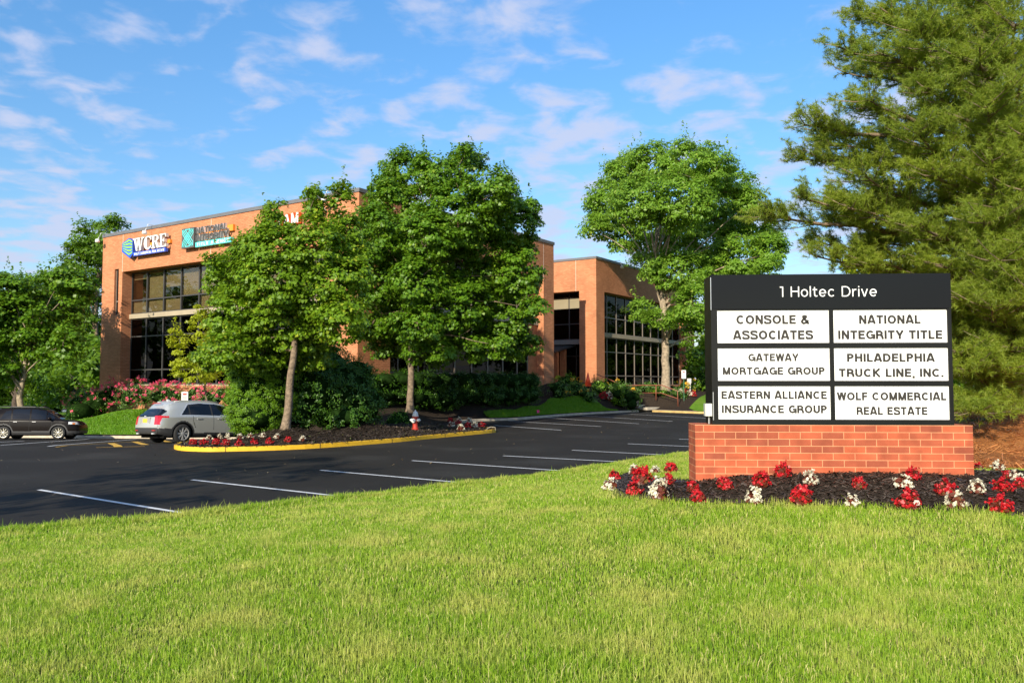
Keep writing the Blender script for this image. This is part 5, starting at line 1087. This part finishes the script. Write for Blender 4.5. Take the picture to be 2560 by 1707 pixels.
def make_car(name, label, S, paint, loc, rot_m):
    root = empty(name, loc, 0, label=label, cat='car', group=None); root.rotation_euler = rot_m.to_euler()
    L = S['L']; nx, nv = 280, 96
    xs = np.concatenate([[0, .004, .015, .035], np.linspace(.06, L-.06, nx), [L-.035, L-.015, L-.004, L]]); nx = len(xs)
    zb = crv(S['zb'], xs); zt = crv(S['zt'], xs); zbelt = np.minimum(crv(S['belt'], xs), zt-.02); w = crv(S['w'], xs); wr = crv(S['wr'], xs)
    v = np.linspace(0, 1, nv)
    Y = np.zeros((nx, nv)); Z = np.zeros((nx, nv))
    for i in range(nx):
        zm = zb[i]+(zbelt[i]-zb[i])*.55; cab = max(0., min(1., (zt[i]-zbelt[i])/.35))
        P = [(w[i]*.93, zb[i]), (w[i]*.985, zb[i]+.12), (w[i], zm), (w[i]*.985, zbelt[i]-.08), (w[i]*.955, zbelt[i])]
        if zt[i]-zbelt[i] > .03:
            wt = wr[i]*cab+(w[i]*.90)*(1-cab); P += [((w[i]*.955*.45+wt*.55), zbelt[i]+(zt[i]-zbelt[i])*.5), (wt*1.0, zt[i]-.10*cab-.015), (wt*.90, zt[i]-.03*cab), (wt*.5, zt[i]+.012), (0, zt[i]+.02)]
        else: P += [(w[i]*.93, zt[i]-.008), (w[i]*.88, zt[i]), (w[i]*.75, zt[i]+.01), (w[i]*.4, zt[i]+.03), (0, zt[i]+.035)]
        P = np.array(P); tt = np.linspace(0, 1, len(P)); Y[i] = crv(list(zip(tt, P[:, 0])), v); Z[i] = crv(list(zip(tt, P[:, 1])), v)
    X = np.repeat(xs[:, None], nv, 1)
    # end bulge: push end sections inwards with height (raked tail / nose)
    xo = crv(S['tail'], Z)*np.clip(1-X/.9, 0, 1)**1.2*(1) - crv(S['nose'], Z)*np.clip(1-(L-X)/.9, 0, 1)**1.2
    X = X+xo
    V = []; F = []; cls = []
    both = []
    for sgn in (1, -1):
        b = len(V)
        for i in range(nx):
            for j in range(nv): V.append((X[i, j], Y[i, j]*sgn, Z[i, j]))
        for i in range(nx-1):
            for j in range(nv-1):
                q = (b+i*nv+j, b+(i+1)*nv+j, b+(i+1)*nv+j+1, b+i*nv+j+1); F.append(q if sgn < 0 else q[::-1])
                cls.append(((X[i, j]+X[i+1, j+1])/2, (Z[i, j]+Z[i+1, j+1])/2, (Y[i, j]+Y[i+1, j+1])/2*sgn, 0))
    for e, (i, sg) in enumerate(((0, -1), (nx-1, 1))):
        nq = 26; prv = None; b = len(V)
        for j in range(nv):
            for k in range(nq+1):
                u = -1+2*k/nq; y = Y[i, j]*u; bul = .07*(1-u*u)*min(1, Y[i, j]/.3); V.append((X[i, j]+sg*bul, y, Z[i, j]))
        for j in range(nv-1):
            for k in range(nq):
                q = (b+j*(nq+1)+k, b+j*(nq+1)+k+1, b+(j+1)*(nq+1)+k+1, b+(j+1)*(nq+1)+k); F.append(q if sg > 0 else q[::-1])
                cls.append((X[i, j], (Z[i, j]+Z[i, j+1])/2, Y[i, j]*(-1+2*(k+.5)/nq), 1+e))
    V = np.array(V); F = np.array(F); cls = np.array(cls)
    part = S['classify'](cls, L)
    names = {0: ('body', paint), 1: ('side_window', M_carglass), 2: ('bumper', M_cladding), 3: ('tail_light', M_tail), 4: ('rear_window', M_carglass), 5: ('windscreen', M_carglass), 6: ('wheel_arch', M_cladding), 7: ('door_gap', M_seam), 8: ('headlight', M_lampc), 9: ('marker_light', M_amber), 10: ('window_trim', S.get('trim', M_chrome))}
    for k, (nm, m) in names.items():
        for side in ((1, -1) if k in (1, 2, 3, 8, 9) else (0,)):
            sel = (part == k)
            if side: sel &= ((cls[:, 0]-L/2 if k == 2 else cls[:, 2])*side > 0)
            if not sel.any(): continue
            f = F[sel]; used = np.unique(f); mp = np.full(len(V), -1); mp[used] = np.arange(len(used))
            me = np_mesh(nm, V[used], [mp[f]]); link(nm, me, m, root, smooth=True)
    ub = MB(); ub.box(.25, L-.25, -w.max()*.86, w.max()*.86, .20, .62); 
    ub.build('underbody', M_under, root)
    for (wx, r) in S['wheels']:
        for sgn in (1, -1): wheel(root, wx, sgn*(w.max()-.13), r, .24, sgn, S['spokes'], S['rim'], S.get('style', 0))
    return root, X, Y, Z, xs
def arches(c, S):
    a = np.zeros(len(c), bool); ring = np.zeros(len(c), bool)
    for wx, r in S['wheels']:
        d = np.hypot(c[:, 0]-wx, (c[:, 1]-r)); side = (c[:, 3] == 0); a |= side & (d < r+.065) & (c[:, 1] < r+.5); ring |= side & (d >= r+.065) & (d < r+.125)
    return a, ring
# silver crossover, x = 0 at the tail
def cls_silver(c, L):
    x, z, y, e = c.T; p = np.zeros(len(c), int); S = SILVER; sd_ = np.abs(y)
    SW = [(.92, 1.10), (1.28, 1.52), (1.75, 1.575), (2.5, 1.56), (3.0, 1.47), (3.42, 1.22), (3.50, 1.10)]
    ins = (e == 0) & poly_in(SW, x, z) & (sd_ > .45)
    TRM = [(.84, 1.075), (1.24, 1.545), (1.75, 1.60), (2.5, 1.585), (3.05, 1.49), (3.50, 1.22), (3.58, 1.075)]
    p[(e == 0) & poly_in(TRM, x, z) & (sd_ > .45)] = 10
    p[ins] = 1
    for px_ in (1.30, 2.28): p[ins & (np.abs(x-px_) < (.022 if px_ < 2 else .035))] = 2
    p[(e == 1) & (z > 1.02) & (z < 1.50) & (sd_ < .40+(1.52-z)*.42+.1)] = 4
    p[(e == 0) & (x < .62) & (z > 1.04) & (z < 1.46) & (sd_ < .66+(1.5-z)*.3) & (z > 1.02+x*.35) & (x+.9*(z-1.04) < .60)] = 4
    p[(e == 0) & (x > 3.2) & (x < 4.1) & (z > 1.06) & (sd_ < .62) & (z > 1.02)] = 5
    p[(z < .58)] = 2; p[(e > 0) & (z < .60)] = 2
    p[(e == 0) & (x > 1.0) & (x < 4.2) & (z > .40) & (z < .58)] = 0
    p[(e == 0) & (x > .7) & (x < 4.2) & (z <= .40)] = 2
    tl = (sd_ > .58+(1.06-z)*.1) & (z > .72) & (z < 1.07) & (x < .07+np.clip(z-.80, 0, 1)*.40) & (x < .5); tl |= (e == 0) & (sd_ > .6) & (z > .985) & (z < 1.06) & (x < .40)
    p[tl] = 3
    seam = (e == 0) & (sd_ > .5) & (z > .5) & (z < 1.09)
    p[seam & (np.abs(x-(1.42+.16*np.clip((.85-z)/.4, 0, 1))) < .012) & (z > .62)] = 7
    p[seam & (np.abs(x-2.33) < .012)] = 7; p[seam & (np.abs(x-3.52) < .012)] = 7
    p[(e == 2) & (z > .62) & (z < .86) & (sd_ > .45)] = 8
    a, ring = arches(c, S); p[ring] = 6; p[a] = -1
    return p
SILVER = dict(L=4.82, zb=[(0, .36), (.5, .25), (1.5, .24), (4.2, .24), (4.82, .30)], zt=[(0, 1.06), (.10, 1.16), (.30, 1.35), (.52, 1.55), (.62, 1.60), (1.2, 1.655), (2.0, 1.665), (2.7, 1.63), (3.15, 1.48), (3.6, 1.22), (3.85, 1.08), (4.3, 1.02), (4.7, .90), (4.82, .78)],
              belt=[(0, 1.02), (1, 1.07), (2.5, 1.055), (3.6, 1.03), (4.3, .96), (4.82, .76)], w=[(0, .80), (.12, .87), (.4, .93), (1, .955), (3.6, .955), (4.3, .92), (4.65, .82), (4.82, .70)], wr=[(0, .60), (.6, .66), (1.5, .68), (3.0, .66), (3.9, .62), (4.82, .5)],
              tail=[(.2, .10), (.45, -.02), (.62, -.03), (.9, .0), (1.05, .02), (1.7, .12)], nose=[(.2, .06), (.5, 0), (.8, .04), (1.2, .1)], wheels=[(.98, .372), (3.84, .372)], spokes=8, rim=M_chrome, classify=cls_silver, trim=M_chrome)
M_silver = mat('silver_paint', (.57, .575, .54), .30, metal=.50, spec=.5, coat=.4, noise=.02, nscale=200)
M_blackpaint = mat('black_brown_paint', (.007, .005, .0045), .25, spec=.16, coat=.0)
def ground_frame(x, y, ha, zf=lotz):
    """rotation that sets a car with heading ha down on the sloping ground"""
    h = Vector((math.cos(ha), math.sin(ha), 0)); l = Vector((-h.y, h.x, 0)); zz = lambda p: float(zf(p.x, p.y)); c = Vector((x, y, 0))
    f = h.copy(); f.z = (zz(c+h*1.4)-zz(c-h*1.4))/2.8; s = l.copy(); s.z = (zz(c+l*.8)-zz(c-l*.8))/1.6; f.normalize(); u = f.cross(s).normalized(); s = u.cross(f)
    return Matrix((f, s, u)).transposed()
ha = R(53); hv = np.array([math.cos(ha), math.sin(ha)]); lv = np.array([-hv[1], hv[0]])
rw_ = hit(452, 1107, lotz)[:2]; org = rw_-hv*.98+lv*.83
rm = ground_frame(*(org+hv*2.4), ha)
zc0 = float(lotz(*rw_)); orgv = Vector((rw_[0], rw_[1], zc0))-rm @ Vector((.98, -.83, 0))
car, cX, cY, cZ, cxs = make_car('parked_car', 'silver crossover seen from its tail, parked beside the clipped evergreen', SILVER, M_silver, orgv, rm)
def cpart(nm, m, fn, smooth=False):
    b = MB(); fn(b); return b.build(nm, m, car, smooth=smooth, uv=False)
cpart('number_plate', M_plate, lambda b: b.box(-.085, -.075, -.155, .155, .80, .95))
cpart('plate_recess', mat('plate_recess_grey', (.30, .30, .29), .4), lambda b: b.box(-.076, -.05, -.36, .36, .74, .985))
cpart('tailgate_strip', M_chrome, lambda b: b.box(-.085, -.05, -.38, .38, .985, 1.005))
cpart('badge', M_chrome, lambda b: b.lathe([(.01, -.085), (.05, -.085), (.05, -.06), (.01, -.06)], (0, 0, 1.055), 12, axis='x') if False else b.box(-.082, -.06, -.06, .06, 1.03, 1.07))
cpart('brake_light', M_tail, lambda b: b.box(.36, .40, -.30, .30, 1.548, 1.57))
for s_ in (1, -1):
    cpart('reflector', M_tail, lambda b: b.box(-.075, -.03, s_*.62-.10, s_*.62+.10, .485, .51)); cpart('exhaust_tip', M_chrome, lambda b: b.box(-.07, .05, s_*.56-.08, s_*.56+.08, .35, .40))
    for hx_ in (1.58, 2.52):
        cpart('door_handle', M_chrome, lambda b: b.box(hx_, hx_+.20, min(s_*.935, s_*.985), max(s_*.935, s_*.985), .945, .975))
    cpart('wing_mirror', M_silver, lambda b: b.lathe([(.02, -.12), (.09, -.10), (.10, .02), (.07, .10), (.01, .12)], (3.38, s_*1.03, 1.14), 10, axis='y'), True)
cpart('roof_fin', M_white, lambda b: b.prism([(.80, -.02, 1.63), (1.02, -.02, 1.645), (.84, -.02, 1.735), (.80, -.02, 1.73)], (0, .04, 0)))
for s_ in (1, -1): cpart('roof_rail', M_chrome, lambda b: b.tube([(.75, s_*.60, 1.63), (1.1, s_*.61, 1.675), (2.2, s_*.61, 1.685), (2.75, s_*.60, 1.64)], .016, 6), True)

def cls_black(c, L):
    x, z, y, e = c.T; p = np.zeros(len(c), int); S = BLACKC; sd_ = np.abs(y)
    SW = [(.72, 1.06), (.95, 1.50), (1.5, 1.60), (2.4, 1.59), (2.9, 1.50), (3.36, 1.18), (3.42, 1.06)]
    ins = (e == 0) & poly_in(SW, x, z) & (sd_ > .4); p[ins] = 1
    for px_, ww in ((1.30, .04), (2.22, .04), (3.02, .02)): p[ins & (np.abs(x-px_+(z-1.06)*.12) < ww)] = 0
    p[(e == 1) & (z > 1.05) & (z < 1.5) & (sd_ < .62)] = 4; p[(e == 0) & (x < .5) & (z > 1.1) & (z < 1.5) & (sd_ < .6)] = 4
    p[(e == 0) & (x > 3.05) & (x < 3.95) & (z > 1.06) & (sd_ < .60)] = 5
    p[(z < .44)] = 2
    p[(x < .4) & (sd_ > .6) & (z > .85) & (z < 1.08)] = 3
    seam = (e == 0) & (sd_ > .5) & (z > .45) & (z < 1.06); p[seam & (np.abs(x-2.20) < .012)] = 7; p[seam & (np.abs(x-3.30) < .012)] = 7; p[seam & (np.abs(x-1.24) < .012) & (z > .7)] = 7
    p[(x > 4.12) & (sd_ > .45) & (z > .80) & (z < .93) & (x < 4.64)] = 8; p[(x > 4.30) & (x < 4.42) & (sd_ > .5) & (z > .80) & (z < .88)] = 9
    a, ring = arches(c, S); p[ring] = 6; p[a] = -1
    return p
BLACKC = dict(L=4.62, zb=[(0, .34), (.5, .27), (1.5, .26), (4, .26), (4.62, .30)], zt=[(0, 1.05), (.12, 1.25), (.35, 1.55), (.8, 1.66), (1.6, 1.69), (2.4, 1.67), (2.85, 1.58), (3.2, 1.38), (3.55, 1.14), (3.75, 1.07), (4.2, 1.0), (4.5, .90), (4.62, .76)],
              belt=[(0, 1.0), (1, 1.03), (2.5, 1.02), (3.6, 1.0), (4.2, .95), (4.62, .74)], w=[(0, .80), (.12, .86), (.4, .90), (1, .91), (3.6, .91), (4.2, .88), (4.5, .78), (4.62, .68)], wr=[(0, .60), (.6, .64), (1.5, .66), (3.0, .64), (3.9, .60), (4.62, .5)],
              tail=[(.2, .06), (.5, -.02), (.9, 0), (1.7, .1)], nose=[(.2, .06), (.5, 0), (.8, .05), (1.2, .1)], wheels=[(.94, .352), (3.64, .352)], spokes=5, rim=mat('pale_alloy', (.42, .40, .33), .35, metal=.7), classify=cls_black, trim=M_seam, style=1)
h2 = R(9); hv2 = np.array([math.cos(h2), math.sin(h2)])
q_ = hit(146, 1098, lotz)[:2]; rm2 = ground_frame(*(q_-hv2*1.4), h2)
org2 = Vector((q_[0], q_[1], float(lotz(*q_))))-rm2 @ Vector((3.64*.93, -.80*.93, 0))
car2, *_ = make_car('parked_car', 'black-brown crossover cut by the left edge of the photo, parked along the kerb', BLACKC, M_blackpaint, org2, rm2); car2.scale = (.93, .93, .93)
car = car2
for s_ in (1, -1):
    cpart('roof_rail', M_frame, lambda b: b.tube([(.6, s_*.60, 1.70), (.8, s_*.60, 1.73), (2.3, s_*.60, 1.73), (2.6, s_*.59, 1.68)], .018, 6), True)
    cpart('wing_mirror', M_blackpaint, lambda b: b.lathe([(.02, -.11), (.08, -.09), (.09, .02), (.06, .09), (.01, .11)], (3.22, s_*1.0, 1.10), 10, axis='y'), True)
    for hx_ in (1.42, 2.34): cpart('door_handle', M_chrome, lambda b: b.box(hx_, hx_+.18, min(s_*.895, s_*.94), max(s_*.895, s_*.94), .92, .945))

# ---------------------------------------------------------------- hydrant, cone, posts, handrail, small things
hp = hit(1038, 1074, bedz); hy = empty('fire_hydrant', hp, R(-20), label='red fire hydrant with a white bonnet and white caps on the mulch', cat='hydrant')
M_hred = mat('hydrant_red', (.42, .035, .02), .45, noise=.1); M_hwhite = mat('hydrant_white', (.74, .74, .70), .45, noise=.06)
m_ = MB(); m_.lathe([(.15, 0), (.15, .05), (.115, .06), (.105, .20), (.11, .50), (.14, .515), (.14, .55), (.10, .55)], seg=18); m_.build('barrel', M_hred, hy, smooth=False, uv=False)
m_ = MB(); m_.lathe([(.13, .55), (.135, .60), (.115, .61), (.115, .66), (.095, .72), (.05, .76), (.03, .77), (.03, .82), (.01, .825)], seg=18); m_.build('bonnet', M_hwhite, hy, uv=False)
for (dx, dy, r_0) in ((.0, -1, .085), (1, 0, .065), (-1, 0, .065)):
    n_ = MB()
    if dy: n_.lathe([(.07, -.08), (r_0, -.15), (r_0, -.20), (.03, -.22), (.025, -.25)], (0, 0, .38), 14, axis='y')
    else: n_.lathe([(.05, .08*dx), (r_0, .14*dx), (r_0, .19*dx), (.03, .21*dx), (.022, .24*dx)], (0, 0, .40), 14, axis='x')
    n_.build('cap', M_hwhite, hy, uv=False)
cp_ = hit(1470, 966, bedz); co = empty('traffic_cone', cp_, 0, label='orange traffic cone standing among the shrubs left of the handrail', cat='traffic cone')
M_cone = mat('cone_orange', (.85, .09, .03), .5); m_ = MB(); m_.lathe([(.24, .03), (.10, .62), (.04, .92), (.03, .93)], seg=18); m_.build('cone', M_cone, co, smooth=True, uv=False)
m_ = MB(); m_.box(-.3, .3, -.3, .3, 0, .035); m_.build('base', M_cone, co); co.scale = (1.15, 1.15, 1.15)
def post_sign(base, h, w, hh, label, post_m, rz, words=None):
    s = empty('parking_sign', base, rz, label=label, cat='sign'); m_ = MB(); m_.box(-.025, .025, -.02, .02, -.1, h); m_.build('post', post_m, s)
    m_ = MB(); m_.box(-w/2, w/2, -.032, -.022, h-hh, h+.02); pl_ = m_.build('plate', M_whiteface, s)
    m_ = MB()
    m_.box(-w*.28, w*.28, -.036, -.033, h-hh*.30, h-hh*.12); m_.build('red_mark', mat('sign_red', (.6, .08, .06), .5), pl_)
    m_ = MB()
    for k in range(4): m_.box(-w*.34, w*.34, -.036, -.033, h-hh*(.46+.13*k)-.03, h-hh*(.46+.13*k))
    m_.build('text_lines', mat('sign_grey', (.35, .35, .36), .6), pl_)
pg = (-19.6, 44.6); post_sign((pg[0], pg[1], float(bedz(*pg))), 2.1-float(bedz(*pg))+at(462, 980, 44.6)[2]-2.1+.0, .34, .52, 'small white parking sign rising behind the silver car roof', M_frame, R(22))
g2 = at(462, 980, 44.6); bpy.data.objects['parking_sign'].location.x = g2[0]
pb = hit(1710, 1002, bedz); zt_ = at(1710, 926, pb[1])[2]; post_sign(tuple(pb), zt_-pb[2], .30*1.1, .62, 'white parking sign on a green post right of the handrail', mat('green_post', (.02, .12, .05), .5), R(-10))
# handrail: points traced in the photo, each set on the bed at its own distance
M_rail = mat('rust_brown_rail', (.25, .075, .04), .5, noise=.1); ra = empty('handrail', (0, 0, 0), label='rust brown tube handrail bending down beside the entrance steps', cat='handrail')
Yr = lambda px: 67.5-(px-1485)/(1695-1485)*5.2
top_ = [(1485, 966), (1485, 936), (1494, 936), (1558, 963), (1655, 963), (1694, 977), (1695, 1018)]
tp_ = [tuple(at(a, b, Yr(a))) for a, b in top_]; m_ = MB(); m_.tube(tp_, .035, 8); m_.build('rail', M_rail, ra, smooth=True, uv=False)
low_ = [(1600, 982), (1652, 982), (1694, 996)]; m_ = MB(); m_.tube([tuple(at(a, b, Yr(a))) for a, b in low_], .03, 8); m_.build('lower_rail', M_rail, ra, smooth=True, uv=False)
lw_ = [(1485, 954), (1497, 954), (1508, 960)]; m_ = MB(); m_.tube([tuple(at(a, b, Yr(a))) for a, b in lw_], .03, 8); m_.build('lower_rail', M_rail, ra, smooth=True, uv=False)
m_ = MB(); m_.tube([tuple(at(1640, 963, Yr(1640))), tuple(at(1640, 1000, Yr(1640)))], .035, 8); m_.build('post', M_rail, ra, smooth=True, uv=False)
fl = hit(1342, 1040, bedz); f_ = empty('marker_flag', fl, 0, label='tiny pink marker flag on the grass edge below the long hedge', cat='flag')
m_ = MB(); m_.tube([(0, 0, 0), (0, 0, .34)], .008, 5); m_.build('wire', M_frame, f_, uv=False); m_ = MB(); m_.box(0, .16, -.004, .004, .2, .38); m_.build('cloth', mat('pink_cloth', (.8, .06, .22), .7), f_)
hw = hit(1216, 1079, bedz); e2 = [(0, 0, 0), (.02, .03, .10), (.08, .05, .17), (.20, .06, .20), (.36, .06, .18), (.38, .05, .05)]
m_ = MB(); m_.tube(e2, .009, 6); o_ = m_.build('bent_wire', mat('pale_wire', (.6, .52, .38), .5), None, smooth=True, uv=False); o_.location = hw; tag(o_, 'bent pale wire hoop left at the end of the yellow kerb', 'wire')
u_ = hit(1723, 980, bedz); m_ = MB(); m_.box(-.12, .12, -.06, .06, 0, .75); m_.box(-.16, .16, -.10, .10, .75, 1.15); o_ = m_.build('meter_box', M_pale, None); o_.location = u_; tag(o_, 'small grey meter box on a pedestal in front of the end wall', 'meter box')
